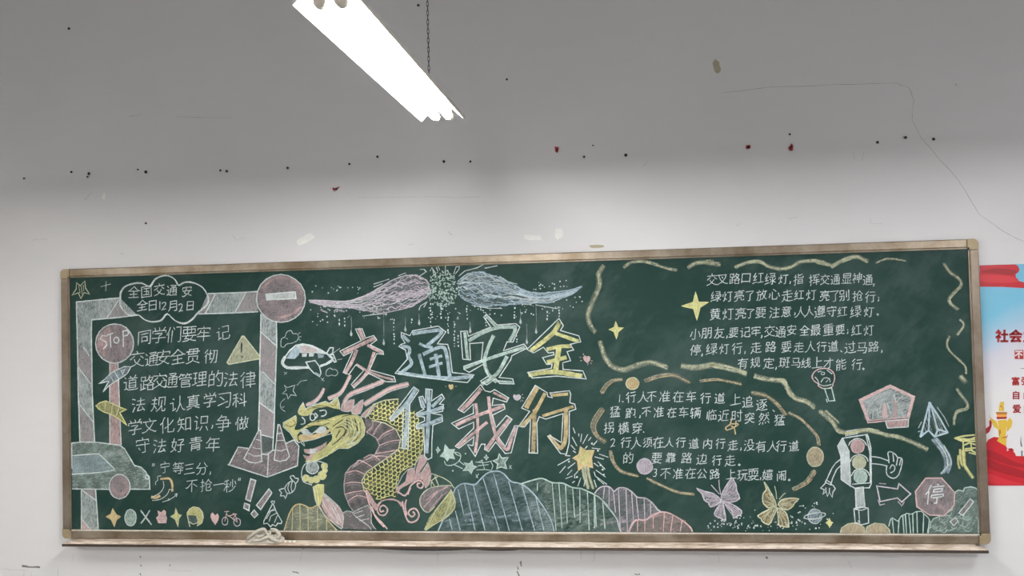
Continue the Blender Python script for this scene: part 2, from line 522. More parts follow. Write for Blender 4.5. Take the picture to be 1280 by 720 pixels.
# strokes of the handwriting on a 64 x 64 grid, each a list x, y, x, y ...
PUNC = {',': [[(0.3, -1.5), (0.4, .3), (-.6, 2)]], '.': [[(-.4, -.4), (.5, .5)]], '、': [[(-1, -1), (1, 1)]],
        '。': [[(-1.2, 0), (0, -1.2), (1.2, 0), (0, 1.2), (-1.2, 0)]], ';': [[(0, -3), (.2, -2.3)], [(.3, 0), (.3, 1.2), (-.5, 3)]],
        '“': [[(-1.2, 1.5), (-.8, -1.5)], [(.8, 1.5), (1.2, -1.5)]], '”': [[(-.8, -1.5), (-1.2, 1.5)], [(1.2, -1.5), (.8, 1.5)]]}
GLYPH = {'0': [[15,17,19,17,22,19,25,25,26,31,25,41,24,44,22,46,19,49,14,49,11,48,8,43,7,38,7,28,8,23,10,20,15,17]],
 '1': [[16,17,16,49]],
 '2': [[11,49,13,44,21,32,22,27,22,22,19,18,13,17,7,19,6,23],[25,49,11,49,6,51]],
 '3': [[7,19,8,18,12,17,17,17,21,19,22,24,22,27,18,32],[18,32,22,38,23,42,21,47,19,49,15,50,8,48],[18,32,15,33]],
 '一': [[7,30,53,30]],
 '三': [[11,13,48,13],[52,50,8,50],[15,31,44,31]],
 '上': [[48,26,28,26],[28,52,28,9],[7,52,52,52]],
 '不': [[29,23,26,24,20,31,12,37,9,38,7,38],[36,26,51,36],[33,12,29,22,30,24,30,54],[51,12,9,12]],
 '临': [[39,51,39,33],[42,24,38,21],[18,9,18,54],[9,47,9,15],[52,14,32,14],[51,51,28,51],[28,54,28,33,51,33,51,54],[33,7,32,14,30,15,25,24]],
 '主': [[33,19,33,14,26,8,24,8],[13,35,47,35],[8,52,52,52],[10,19,50,19],[30,52,30,19]],
 '习': [[37,54,44,54,47,50,49,32,49,11,11,11],[17,21,19,21,30,30],[41,37,39,36,11,46]],
 '了': [[10,12,45,12,46,13,44,16,30,26,30,52,28,54,20,54]],
 '争': [[13,20,10,21],[24,7,22,8,22,12],[13,20,14,18,21,12,38,12,38,16,36,18,35,21],[30,22,29,53,27,54,21,54],[53,32,7,32],[13,20,14,22,46,22,46,42,13,42]],
 '交': [[22,21,13,28,10,31,9,30],[30,15,30,11,28,7],[50,30,40,22],[39,31,35,38,31,43],[9,54,24,48,30,43],[30,43,31,43],[30,43,24,38,21,31],[53,52,51,54,41,50,32,45,31,43],[51,15,8,15]],
 '亮': [[30,8,31,12],[51,39,50,33,9,33,9,34,9,39],[52,49,50,53,40,53,39,52,38,41,21,41,20,47,17,51,9,54,7,53],[18,19,44,19,44,20,44,26,43,27,16,27,15,26,15,20,18,19],[52,13,7,13]],
 '人': [[30,23,32,24,35,35,39,41,46,49,52,52],[30,23,28,24,25,35,19,44,12,51,9,53,6,53],[30,23,30,9]],
 '们': [[11,25,8,26,7,30,7,33],[23,54,23,19],[44,54,49,54,51,52,51,9,36,9],[26,8,30,15],[16,9,11,24,12,26,12,54]],
 '会': [[26,36,24,39,17,48,16,52],[17,22,19,24,41,24,44,21],[38,41,39,42,44,46,44,50],[54,24,51,24,44,21,30,11],[51,35,27,35,26,36,25,35,9,35],[49,53,46,50,13,52],[32,8,30,11,17,20,17,22,15,22,9,25,7,25]],
 '做': [[33,32,33,48,21,48],[39,26,40,26,43,39,45,40],[45,40,46,39,48,35,51,18],[45,40,45,44],[45,44,39,51,35,54],[45,44,49,50],[12,23,8,25,6,29,6,32],[41,18,53,18],[13,54,13,24,12,23,13,17,17,8],[21,52,21,33,33,32,36,30,37,26,39,25,42,8],[27,32,27,9],[20,18,34,18]],
 '停': [[37,12,36,7,34,7],[12,24,9,26,7,28,7,30],[37,41,37,54,30,54],[21,38,22,33,52,33,53,38],[26,22,26,26,48,26,48,19,27,19,26,22],[52,13,22,13],[26,40,48,40],[13,54,13,24,12,24,13,19,18,8]],
 '全': [[45,40,15,40],[48,25,45,28,15,28,12,25],[9,53,51,53],[7,27,12,25,20,19,30,9,32,10,38,17,48,25,52,27,55,27],[30,28,30,52]],
 '公': [[7,28,9,28,14,23,22,10],[52,28,43,19,39,11,38,9],[15,49,16,46,22,37,29,26],[39,37,44,43,45,48],[50,53,46,48,14,49,13,50]],
 '内': [[17,42,20,40,24,36,28,30,29,29],[29,29,32,30,44,42],[41,54,48,54,50,52,50,17,10,17,10,54],[29,29,30,8]],
 '准': [[39,8,41,12,40,17],[8,51,14,37],[17,28,21,23,24,22],[8,11,13,20],[24,39,50,39],[24,50,53,50],[24,28,50,28],[26,17,52,17],[40,17,40,50],[28,8,24,21,24,23,24,54]],
 '分': [[39,9,44,19,52,27],[26,29,25,35,22,44,17,50,10,53],[12,26,7,28],[12,26,12,24,18,17,22,9],[31,52,32,54,40,54,42,52,44,45,44,28,15,28,12,26]],
 '别': [[39,41,39,15],[17,34,16,41,14,47,12,50,8,53],[17,30,17,34],[50,9,50,52,48,54,43,54],[9,16,9,24,27,24,27,10,10,10,9,16],[20,54,25,54,26,52,28,48,28,34,7,34]],
 '化': [[51,17,46,23,40,29,37,31,33,32],[15,22,12,23,8,28],[23,39,24,40,29,37,33,36],[33,9,33,32,33,36,33,50,34,52,38,53,51,52,52,49,53,43],[23,7,20,9,17,16,15,21,16,23,16,54]],
 '叉': [[31,41,29,41],[31,41,34,45,44,50,50,52,54,52],[27,20,32,26],[14,13,14,17,17,24,22,33,29,41],[29,41,27,44,19,49,7,54],[31,41,42,27,45,20,46,13,10,13]],
 '友': [[35,46,36,48,43,51,50,54,53,53],[35,46,33,46],[35,46,42,37,44,29,44,28,22,28,21,29],[23,7,22,17],[33,46,30,48,24,52,19,54,16,53],[21,30,19,31,14,44,7,52],[33,46,28,41,21,30,22,17],[9,17,52,17]],
 '口': [[48,48,12,48],[11,53,12,13,48,14,48,52]],
 '同': [[21,47,21,43],[21,43,39,43,39,30,21,30,21,43],[9,54,9,11,50,11,50,52,48,54,43,54],[42,20,18,20]],
 '国': [[37,35,40,37],[42,19,18,19],[30,19,30,43],[41,30,19,30],[43,43,17,43],[9,52,50,52,50,11,9,10,9,54]],
 '在': [[26,8,24,12,24,16],[15,32,11,33,8,36,7,37,7,39],[23,53,52,53],[8,16,52,16],[21,17,20,20,15,28,15,31,15,54],[50,33,25,33],[37,53,37,23]],
 '好': [[12,19,9,35,17,41],[14,7,13,19],[17,43,20,44,24,48,24,50],[53,31,28,31],[33,54,39,54,41,53,41,24,42,22,48,16,49,12,30,12],[7,19,23,19,22,28,19,41,15,47,7,53]],
 '嬉': [[20,50,19,46,15,44],[11,19,8,36,15,42],[11,19,13,7],[32,39,30,34,31,31],[47,33,45,34],[52,11,24,11],[27,53,50,53,50,45,28,44,27,45,27,53],[38,18,38,8],[44,39,45,35,45,31],[22,39,54,39],[51,18,25,18],[7,19,19,19,19,30,16,40,15,42,15,44,13,47,8,52],[45,31,28,31,27,24,48,24,49,24,49,30,48,31,45,31]],
 '学': [[43,17,44,13,46,9,48,8],[14,8,17,13,17,17],[31,17,31,12,29,7],[52,39,8,39],[17,26,39,26,37,30,32,33,30,35,29,53,21,54],[51,24,51,17,9,17,9,24]],
 '宁': [[30,30,30,52,28,54,21,54],[30,16,31,11,29,7,27,7],[51,30,9,30],[50,22,50,16,10,16,10,22]],
 '守': [[31,14,29,8],[22,45,17,38],[50,21,50,14,9,14,9,21],[8,29,52,29],[29,54,36,54,38,52,38,22]],
 '安': [[8,52,12,54,20,51,28,47,30,44],[41,30,39,35,33,44],[15,39,18,38],[30,44,29,43,18,39,18,38],[29,20,27,20,25,24,24,29],[18,38,21,30],[30,14,28,8],[30,44,33,44,48,53,50,52],[9,29,52,29],[9,21,10,14,50,14,50,21]],
 '定': [[30,14,29,7],[30,37,46,37],[7,54,10,51,14,43,15,42,17,33],[51,21,50,14,9,14,9,21],[15,42,18,43,20,47,24,50,30,51,32,53,52,53,54,52],[30,51,30,25],[44,24,16,24]],
 '富': [[16,19,44,19],[29,8,30,12],[27,32,43,32,43,32,43,25,17,24,17,32,27,32],[30,38,30,53],[13,45,48,45],[51,19,51,12,31,12,9,12,9,19],[48,45,48,39,47,38,13,38,13,53,48,53,48,45]],
 '小': [[18,52,20,54,28,54,30,52,30,9],[52,44,53,40,51,35,44,21],[8,41,13,32,15,23,16,21,17,21]],
 '年': [[7,25,10,23,16,15,17,14],[19,8,17,14],[50,14,17,14],[16,41,17,27,49,27],[53,41,7,41],[33,54,33,15]],
 '强': [[7,11,20,11,20,22,9,23,7,35,8,35,20,35,19,50,18,53,16,54,11,54,8,52],[39,21,48,20,48,11,29,11,29,20,39,21],[50,51,25,53],[39,29,50,29,50,40,28,40,28,30,39,29],[53,54,52,52,50,51,50,48,48,45,46,44],[39,21,39,52]],
 '彻': [[26,21,32,20],[12,29,8,30],[7,18,15,8,16,7],[20,23,25,22],[41,11,41,28,39,39,35,48,31,52,29,53],[17,19,13,24,12,28,12,54],[36,11,52,11,50,50,49,53,44,54],[33,38,30,40,26,41,26,9]],
 '律': [[7,18,11,16,18,8],[14,29,11,30,7,33],[19,20,15,24,14,28,14,54],[50,37,24,37],[53,22,23,22],[52,46,22,46],[37,54,37,8],[25,13,49,13,49,29,48,30,25,30]],
 '心': [[53,43,47,27],[9,47,8,44,10,38,11,28],[36,20,24,11],[21,23,21,50,22,52,24,53,40,53,42,51,43,43]],
 '意': [[6,53,9,53,13,46],[44,44,47,46,51,52],[45,33,15,33],[39,48,40,49,39,54,24,54,21,53,21,46],[28,39,28,43,33,46],[31,11,30,7],[20,11,21,20],[28,39,15,39,15,39,15,26,44,26,45,27,45,39,28,39],[39,20,40,16,40,11],[11,11,49,11],[8,20,52,20]],
 '才': [[37,19,52,19],[33,20,32,23,24,33,15,42,9,46,7,46],[8,19,32,19,33,20,36,20],[28,53,35,53,37,52,37,21,36,20,37,19,37,8]],
 '抢': [[51,46,50,51,48,53,32,52,30,50,30,27],[38,41,44,40,46,37,46,27,30,27],[38,10,40,11,46,19,52,25],[30,27,27,24],[15,33,21,32,22,31],[15,35,7,36],[21,19,7,19],[24,25,27,24,31,19,37,11,38,10,39,8],[9,54,13,54,15,52,15,8]],
 '拐': [[14,35,6,37],[21,32,15,33],[24,54,29,52,33,48,37,39,37,35],[37,35,37,24],[37,24,50,24,50,10,29,10,29,24,37,24],[20,19,7,19],[14,8,14,53,13,54,9,54],[43,54,48,54,50,52,51,42,51,35,26,35]],
 '指': [[50,12,47,11,34,15,29,16],[50,43,28,43],[15,33,19,33,22,32,23,30],[15,35,10,35,6,37],[21,19,7,19],[29,8,29,22,30,25,32,26,49,26,52,24,53,20],[50,52,28,52,28,34,50,34,50,52],[9,54,13,54,15,52,15,8]],
 '挥': [[6,37,13,35],[20,31,19,33,13,34],[24,17,24,11,51,11,51,17],[34,17,33,22],[53,44,22,44],[39,29,39,54],[7,19,18,19],[50,35,28,35,28,31,31,26,31,22],[13,8,13,52,12,54,8,54],[48,22,26,22]],
 '放': [[53,53,52,53,50,52,42,43],[30,53,34,50,42,43],[34,24,32,26,30,29,30,31],[34,24,36,26,39,37,40,39,42,40],[17,8,18,12],[42,40,44,39,47,30,49,22,49,18],[42,40,42,43],[17,54,22,54,24,51,25,28,13,28],[34,24,38,9],[36,18,53,18],[7,53,11,47,13,39,13,17],[7,17,27,17]],
 '文': [[31,41,30,41],[31,41,40,28,43,22,44,18],[31,41,33,44,40,48,51,53,54,52],[6,52,9,53,19,49,24,46,30,41],[29,8,31,13,34,14],[16,18,17,22,20,29,30,41],[7,17,53,17]],
 '斑': [[29,34,27,33,23,25],[30,41,28,41,26,46,21,53],[29,13,28,9],[52,11,39,11],[36,18,21,18],[33,46,32,42,30,41,29,34,31,32,33,18],[17,29,7,29],[13,46,13,12],[53,52,36,52],[45,52,45,11],[20,43,20,44,13,46,12,47,6,49],[7,12,19,12],[51,31,39,31]],
 '日': [[14,50,46,50],[46,30,14,30],[14,53,15,11,46,12,46,53]],
 '时': [[32,28,37,37],[9,28,22,28],[9,44,9,48],[46,8,46,52,43,54,36,53],[9,44,22,44,22,12,9,13,9,44],[53,19,29,19]],
 '显': [[46,19,14,19],[24,34,24,52],[48,36,43,44,41,44],[35,52,35,34],[16,44,12,36],[14,19,14,28,45,28,46,27,46,11,45,10,15,10,14,11,14,19],[53,52,7,52]],
 '最': [[35,35,35,40,41,48],[14,16,46,16],[26,43,12,43],[26,35,12,35],[30,48,26,49],[52,54,47,52,43,48],[33,54,39,51,41,48],[41,48,43,48],[43,48,49,39,50,36,32,35],[46,16,46,22,45,22,15,22,14,22,14,9,45,9,46,16],[12,29,12,50],[7,51,26,49],[26,54,26,29],[7,29,52,29]],
 '月': [[15,37,45,37],[16,24,45,24],[35,54,43,54,45,52,45,11,16,11,15,37,12,46,8,52]],
 '有': [[24,15,25,8],[8,35,15,29,18,28],[45,34,19,34],[45,44,19,44],[19,54,19,28,18,28,22,15],[38,54,43,54,45,52,45,25,19,25],[8,15,52,15]],
 '朋': [[35,35,50,35],[25,35,11,35],[35,23,50,23],[11,23,25,23],[44,54,48,54,50,52,50,11,35,11,35,38,33,47,30,53,30,54],[19,53,23,53,25,51,25,11,11,11,11,38,9,47,7,53]],
 '横': [[6,44,11,30,14,28],[14,28,15,20],[15,19,15,7],[15,19,15,20],[15,54,15,29],[21,54,25,54,33,49,35,49],[53,54,47,50,44,49],[7,19,15,20],[14,28,19,30,21,35,21,37],[27,37,51,37],[45,7,45,22],[39,22,39,44],[33,22,33,7],[26,13,52,13],[51,37,51,44,27,44,27,30,28,29,51,29,51,37],[15,19,21,19,24,22,53,22]],
 '没': [[17,13,10,9],[19,53,21,54,28,52,33,49,35,47],[9,52,17,38],[22,26,26,23,28,20,29,9,43,9,44,23,52,24],[7,24,14,27],[54,53,50,54,47,52,39,48,38,47],[38,47,35,47],[26,32,28,38,34,45,35,47],[23,32,47,32,46,38,38,47]],
 '法': [[28,50,29,51],[17,38,10,52],[15,27,7,24],[18,13,11,9,8,9],[28,49,28,50],[28,49,29,50],[28,49,29,49,28,50],[50,17,26,17],[37,31,37,8],[25,52,27,50,33,51,48,48],[52,31,23,31],[51,53,50,50,48,48,47,46,44,41],[35,31,35,35,28,46,28,50]],
 '注': [[9,9,11,9,18,13],[17,38,16,42,9,52,10,54],[38,15,38,12,36,8],[7,24,15,28],[50,34,25,34],[23,18,52,18],[53,52,21,52],[37,52,37,19]],
 '灯': [[9,19,7,30],[24,19,21,27],[43,13,43,52,41,54,34,54],[24,46,19,40,16,39],[17,8,16,39,15,39,13,46,9,52],[53,12,29,12]],
 '然': [[18,20,24,23],[35,47,37,53],[7,54,9,52,13,46],[48,9,50,13],[45,45,48,46,52,54],[52,19,41,20],[52,39,47,35,43,27,41,26],[24,54,24,47],[19,31,13,27],[32,19,41,19],[41,26,39,27,35,35,30,39,28,41,27,40],[41,26,41,20],[41,19,41,9],[41,19,41,20],[19,7,17,9,17,12,9,23],[7,39,9,39,15,36,18,33,19,31,22,29,24,26,24,23,26,21,28,15,28,12,17,12]],
 '爱': [[31,21,30,14],[21,39,22,31],[21,39,19,40,15,47,8,53],[19,21,17,15],[17,52,19,53,22,53,30,50,32,48],[44,14,41,17,41,21],[23,39,24,42,31,47,32,48],[25,26,24,26,24,30],[11,11,47,8],[52,52,49,53,37,50,36,48,32,48],[36,48,43,42,43,39,21,39],[47,31,13,31],[51,26,51,21,9,21,9,27]],
 '牢': [[31,13,29,8],[9,34,11,33,15,28,17,27],[17,27,19,21],[51,19,51,13,9,13,9,19],[47,28,17,27],[8,40,52,40],[30,54,30,20]],
 '猛': [[33,53,33,37],[13,15,16,13,19,8],[41,53,41,37],[7,22,13,18],[16,31,13,32,7,40],[25,53,25,37,49,37,49,53],[23,21,52,21],[20,53,53,53],[9,54,14,54,15,52,17,43,17,32,16,31,17,26,15,19,13,18,13,15,8,9],[31,31,32,32,37,31,38,18,39,16,44,13,45,10,27,9]],
 '玩': [[28,11,50,11],[43,27,44,53,45,54,52,54,54,48],[33,27,33,37,31,44,27,50,21,54],[20,28,8,28],[14,44,14,12],[26,27,53,27],[21,12,7,12],[22,43,7,47]],
 '理': [[51,20,27,20],[6,49,7,48,13,46,15,44,20,44,21,42],[20,11,7,11],[14,11,14,45],[53,52,22,52],[19,27,8,27],[52,41,26,41],[27,20,27,31,51,31,51,10,27,10,27,20],[39,10,39,52]],
 '由': [[49,51,11,51],[30,51,30,8],[49,34,11,34],[49,54,49,19,11,19,11,54]],
 '的': [[36,52,39,53,45,53,48,51,50,41,51,16,35,16],[15,16,17,7],[9,32,24,32],[35,29,42,39],[37,7,35,11,35,16,34,17,30,25],[9,53,9,17,24,17,24,48,9,48]],
 '真': [[44,37,15,37],[15,31,44,31],[30,12,30,8],[8,54,10,54,21,49,24,49],[29,12,29,19],[44,25,15,25],[37,49,39,49,52,54],[51,12,9,12],[7,44,52,44],[15,44,16,19,28,19,44,19,44,20,44,44]],
 '知': [[50,48,34,48],[28,48,21,40,18,38],[27,15,11,15],[29,30,7,30],[7,23,10,16,11,15,13,8],[34,52,35,12,50,12,50,52],[7,53,12,48,17,39,18,38,18,15]],
 '社': [[15,54,15,32],[7,17,22,17,21,21,18,26,16,31],[23,37,19,32,16,31],[17,12,14,8],[26,52,53,52],[7,37,11,33,16,31],[52,25,28,25],[40,52,40,8]],
 '神': [[15,54,14,32],[15,31,19,32,22,36],[16,12,14,8],[51,28,28,28],[39,8,39,54],[7,17,20,17,21,19,15,31,14,32,11,33,8,36,7,38],[28,41,28,17,51,16,51,39,28,39]],
 '科': [[46,40,28,43],[16,29,19,30,20,31,24,36,23,37],[16,11,16,23],[31,26,38,32],[6,46,6,43,12,33,15,30],[46,40,53,39],[37,15,33,12],[8,13,11,11,16,11,17,10,21,9,23,9],[46,8,46,54],[16,54,16,23],[7,23,24,23]],
 '秒': [[23,36,20,30,16,29],[50,35,45,43,40,47,34,51,26,54],[48,17,52,26,52,29],[39,37,39,8],[6,46,6,43,12,32,15,30],[28,31,31,17],[24,23,7,23],[8,13,11,11,16,11,21,9,23,9],[16,11,16,54]],
 '穿': [[33,40,31,43,22,48,9,52],[29,8,30,13],[32,54,35,54,39,53,39,28],[9,18,9,13,30,13,51,13,51,18],[15,33,14,39,51,39],[37,19,48,24,49,28,12,28,11,25,23,19,24,19]],
 '突': [[8,53,12,53,20,48,26,42,28,37],[31,37,33,43,40,49,49,53,54,53],[30,28,29,37],[23,19,15,25,12,27,10,26],[37,20,47,26],[29,7,31,13],[41,36,41,32,38,28,37,28],[7,36,28,36,28,37,31,37,31,36,52,36],[51,19,50,13,30,13,9,13,9,20]],
 '等': [[35,8,35,12],[43,18,41,12],[17,12,19,17,18,19],[35,12,52,12],[21,47,18,45,18,41],[48,24,12,24],[31,15,28,12,13,12],[35,12,33,12,30,18,30,32],[7,18,11,13,13,12,14,8,16,7],[9,41,51,41],[53,32,7,32],[41,32,41,53,39,54,33,54]],
 '管': [[43,12,44,17],[30,19,30,22],[36,8,35,12],[31,16,32,16,35,12],[19,12,20,17],[16,37,44,37,44,30,17,29,16,30,16,37],[52,12,35,12],[10,28,10,23,30,22,50,23,50,28],[6,18,9,16,13,11,13,8],[12,11,27,12],[16,44,46,44,47,45,47,53,16,53,16,37]],
 '红': [[23,47,7,50,6,52],[17,9,12,19,9,22,9,26,17,26],[40,13,40,50],[22,37,14,38,10,38,8,39],[27,50,53,50],[28,13,51,13],[22,20,20,24,17,26,17,29,12,33,10,38]],
 '线': [[15,27,16,26],[15,27,15,28,15,27,15,27],[16,26,17,27],[16,26,17,27],[41,44,46,42,52,35],[49,12,44,9,43,9],[8,50,22,46,23,45],[41,46,27,53,25,52],[50,17,37,19],[37,19,29,20],[37,19,37,8],[38,30,27,32],[38,30,37,19],[16,26,16,29,12,34,11,38],[8,39,22,37],[52,28,38,30],[22,20,20,24,17,26,9,26,9,22,13,17,17,9,17,9],[53,48,54,50,52,54,48,54,44,51,40,43,38,30]],
 '绿': [[54,33,52,33,43,40],[48,18,30,18],[26,48,36,42,39,41],[43,40,44,43,49,47,52,49,54,49],[43,40,40,40],[28,33,33,37],[22,48,20,46,7,50,6,52],[28,10,49,10,48,26],[20,37,7,39],[10,38,11,34,15,30,15,26,18,24,20,20],[15,9,9,22,8,26,16,26],[39,26,39,53,39,54,35,54],[27,26,53,26]],
 '耍': [[36,17,36,29],[9,54,25,52,27,51,28,49],[24,17,24,29],[26,34,25,38],[19,45,14,46],[19,45,21,39],[41,38,40,42,35,47,35,48],[29,9,28,17],[51,9,8,9],[54,53,49,54,35,50,35,48,28,49,28,48,19,46,19,45],[7,38,52,38],[44,31,47,30,48,29,48,17,12,17,12,30]],
 '能': [[26,35,10,35],[26,43,10,43],[51,13,48,13,39,16,35,17],[52,37,49,37,39,41,35,42],[17,7,15,9,10,16,10,19,25,18],[35,33,35,50,36,53,38,54,51,54,52,52,53,48],[10,54,10,27,26,28,25,53,21,54,19,54],[27,20,25,18,25,15,22,11],[53,23,52,26,51,28,38,28,35,27,35,25,35,8]],
 '自': [[47,27,13,27],[13,51,47,51],[28,15,29,8],[13,39,47,39],[47,54,47,15,14,15,13,54]],
 '行': [[15,30,11,31,7,34],[44,26,44,53,42,54,36,54],[19,8,18,8,7,18],[51,11,28,11],[20,20,16,26,15,29,15,54],[53,26,26,26]],
 '要': [[9,54,25,52,27,51,28,49],[20,38,18,45],[18,45,14,46],[18,45,27,47,28,49],[41,38,40,42,36,46,35,48],[36,29,36,10],[23,10,23,29],[52,37,7,37],[24,37,25,29],[51,53,48,54,35,50,35,48,28,49],[51,10,9,10],[23,18,11,18,11,29,49,29,49,28,49,18,23,18]],
 '规': [[15,37,18,38,22,43,24,44,24,47],[50,35,50,10,30,11,30,35],[39,39,42,39,42,49,43,53,51,53,53,51,53,46],[7,53,13,45,15,37,15,30],[24,53,26,54,30,51,34,47,38,40,39,39,40,19],[24,30,7,30],[16,9,16,30],[8,17,23,17]],
 '认': [[39,32,37,33,34,43,32,47,28,52,26,53],[17,48,20,47,24,44,24,43],[15,12,19,15],[39,8,38,31,41,33,43,41,47,48,52,53,56,53],[15,50,17,48,16,25,7,25]],
 '记': [[49,30,29,30,29,50,29,52,32,53,49,53,52,51,53,49,53,46,52,43],[23,46,20,48,16,49],[14,52,16,49],[7,25,16,25,16,49],[15,13,16,14],[49,32,49,11,28,11]],
 '识': [[15,48,20,46,22,44],[15,48,13,51],[15,48,15,25,7,25],[51,54,46,42],[32,41,30,48,26,54],[11,10,17,15],[49,26,49,32,28,32,28,12,49,11,49,26]],
 '贯': [[30,17,29,24],[15,44,15,31,45,31,45,44],[31,17,31,9],[51,54,36,48,33,48],[30,37,29,44,25,48,16,53,11,54,7,53],[45,17,44,24,14,24,15,17],[46,17,46,9,17,9,16,17],[7,17,52,17]],
 '走': [[48,38,30,38],[52,26,8,26],[7,54,12,47,14,43,15,42,17,33],[15,42,23,49,27,51,30,51,32,53,52,53,54,52],[48,14,13,14],[30,51,30,8]],
 '跑': [[23,23,26,26],[22,34,16,34],[9,32,9,50],[53,48,53,51,52,51],[35,29,35,31],[32,13,50,14,50,38,48,41,43,41],[23,23,24,21,28,19,32,13,33,8],[28,23,28,25,26,26,28,49],[16,23,16,48],[25,48,24,47,16,48,16,49,7,51,6,52],[22,23,22,10,9,10,9,23,23,23]],
 '路': [[32,38,49,38],[41,27,46,20,48,13,35,13],[41,27,41,28],[41,27,35,19,33,18],[41,28,50,34,50,36],[9,32,9,50],[50,36,53,35],[23,23,23,10,9,10,9,23,28,23,31,19,33,18],[33,18,33,15,35,13,36,9,37,8],[17,48,17,23],[7,51,25,47],[41,28,30,36,27,37,24,35,17,35],[31,36,32,38,32,52,49,52,49,38,50,36]],
 '车': [[23,15,25,8,26,8],[8,44,52,44],[47,32,14,32,15,28,20,20,20,16],[51,16,9,16],[32,23,32,54]],
 '辆': [[21,41,16,41],[41,39,38,39,37,35,35,34],[51,42,48,42,46,36,43,34],[7,44,16,43],[12,14,13,8],[31,44,35,34,35,11],[26,11,52,11],[20,31,8,31,11,14],[16,23,16,54],[43,11,43,35,39,44,40,46],[7,14,20,14],[27,54,27,23,51,23,51,52,50,54,46,54]],
 '边': [[34,17,33,27,31,34,28,40,23,44],[7,53,11,48,14,47],[13,12,16,15],[35,9,35,17],[14,47,17,48,20,51,26,53,51,53,54,52],[14,47,14,26,7,26],[37,43,39,45,46,45,48,44,50,37,51,18,24,17]],
 '过': [[54,50,52,52,47,52,28,52,22,50,15,46],[7,28,15,28,15,46],[15,16,13,13],[32,34,26,26],[7,53,7,51,11,47,15,46],[23,17,52,17],[35,44,41,44,44,43,44,8]],
 '近': [[13,12,15,16],[7,28,15,28,15,46],[7,54,7,52,11,48,15,46],[43,24,43,45],[53,52,48,52,28,52,23,51,15,46],[52,9,48,8,28,11,27,11,27,32,23,44],[27,24,52,24]],
 '追': [[7,27,15,27,15,48],[26,33,49,33,49,45,26,45,26,33],[15,15,9,10],[8,53,11,50,15,48],[35,13,36,9,39,7],[54,51,52,53,48,53,28,53,22,52,17,49,15,48],[26,24,47,24,47,13,26,13,26,33]],
 '逐': [[41,30,46,32,52,39],[7,27,14,27,14,47],[54,51,52,52,30,53,23,52,17,48,14,47],[50,19,41,28],[41,28,39,24,36,23],[14,16,9,10],[7,52,14,47],[40,31,37,32,26,40,22,42,20,42],[33,17,35,20,36,23],[33,17,22,22,20,22],[33,17,35,11],[22,32,28,29,36,23],[32,46,37,46,40,43,41,39,41,28],[52,11,21,11]],
 '通': [[39,18,39,20],[39,18,32,15,28,15],[15,47,24,52,28,53,46,53,52,53,54,52],[15,47,12,48,9,51],[15,47,15,28,7,28],[37,21,39,20],[15,17,9,10],[24,37,51,37],[39,18,41,16,46,13,47,11,47,9,24,9],[37,21,25,21,24,22,24,46],[24,29,51,29],[39,20,51,21,51,44,50,46,45,46],[37,46,37,21]],
 '道': [[9,50,15,48],[47,7,45,8,43,14],[48,30,25,30],[9,10,13,15],[28,8,30,11,30,15],[36,15,35,22],[7,27,15,27,15,48],[25,38,48,38],[15,48,17,48,24,52,31,53,52,53,55,50],[53,15,21,15],[48,38,48,45,26,45,25,23,26,22,47,22,48,38]],
 '遵': [[30,12,30,9,28,7],[14,48,17,49,22,52,28,53,48,53,52,53,54,51],[14,48,11,50,8,53],[14,48,14,28,7,28],[27,25,31,23,32,21,32,19],[50,28,23,28],[11,14,9,11],[43,12,44,8],[28,39,28,43],[32,46,28,43],[32,19,32,12],[28,43,25,43],[50,24,40,23,40,12],[53,39,20,39],[39,48,43,48,44,34],[52,12,21,12],[44,34,50,33,50,19,23,19,23,33,43,33,44,34]],
 '重': [[52,53,7,53],[46,8,13,11],[13,31,47,31],[11,44,49,44],[52,17,7,17],[47,31,47,24,46,24,14,24,13,24,13,37,14,38,46,38,47,37,47,31],[30,52,30,10]],
 '闹': [[9,54,9,20],[41,52,43,54,46,54,50,53,50,52,50,11,24,11],[17,14,12,8],[19,46,19,32,41,32,41,44,40,46,37,46],[43,24,17,24],[29,17,30,20,30,51]],
 '青': [[15,46,44,46],[15,39,44,39],[13,18,47,18],[49,11,11,11],[7,25,52,25],[35,53,37,54,43,54,44,53,44,32,16,32,15,32,15,54],[30,8,30,25]],
 '靠': [[24,49,7,49],[36,49,53,49],[24,43,9,43],[50,43,36,43],[24,37,8,37],[52,37,36,37],[42,30,46,30,47,24,46,23,14,23,14,24,14,29,15,30,42,30],[12,17,13,13,16,11,16,8,17,7],[16,11,48,11],[24,54,24,34],[36,34,36,54],[30,17,30,8],[52,17,8,17]],
 '须': [[24,54,30,52,36,46,38,41,39,27],[9,18,14,14,17,10],[37,19,38,10],[20,23,13,30,9,33,8,33],[8,51,14,48,21,39,22,39],[43,46,52,53],[28,41,28,19,49,20,49,41],[26,10,52,10]],
 '马': [[39,43,8,43],[41,32,43,11,12,11],[37,54,44,54,46,53,49,45,50,32,16,32,17,20]],
 '黄': [[52,54,50,54,38,49,35,50],[24,50,22,49,9,54,6,54],[39,21,39,8],[13,37,46,37],[21,21,21,8],[11,13,49,13],[30,22,30,44],[30,44,46,44,46,29,14,29,13,30,14,44,30,44],[52,21,8,21]]}
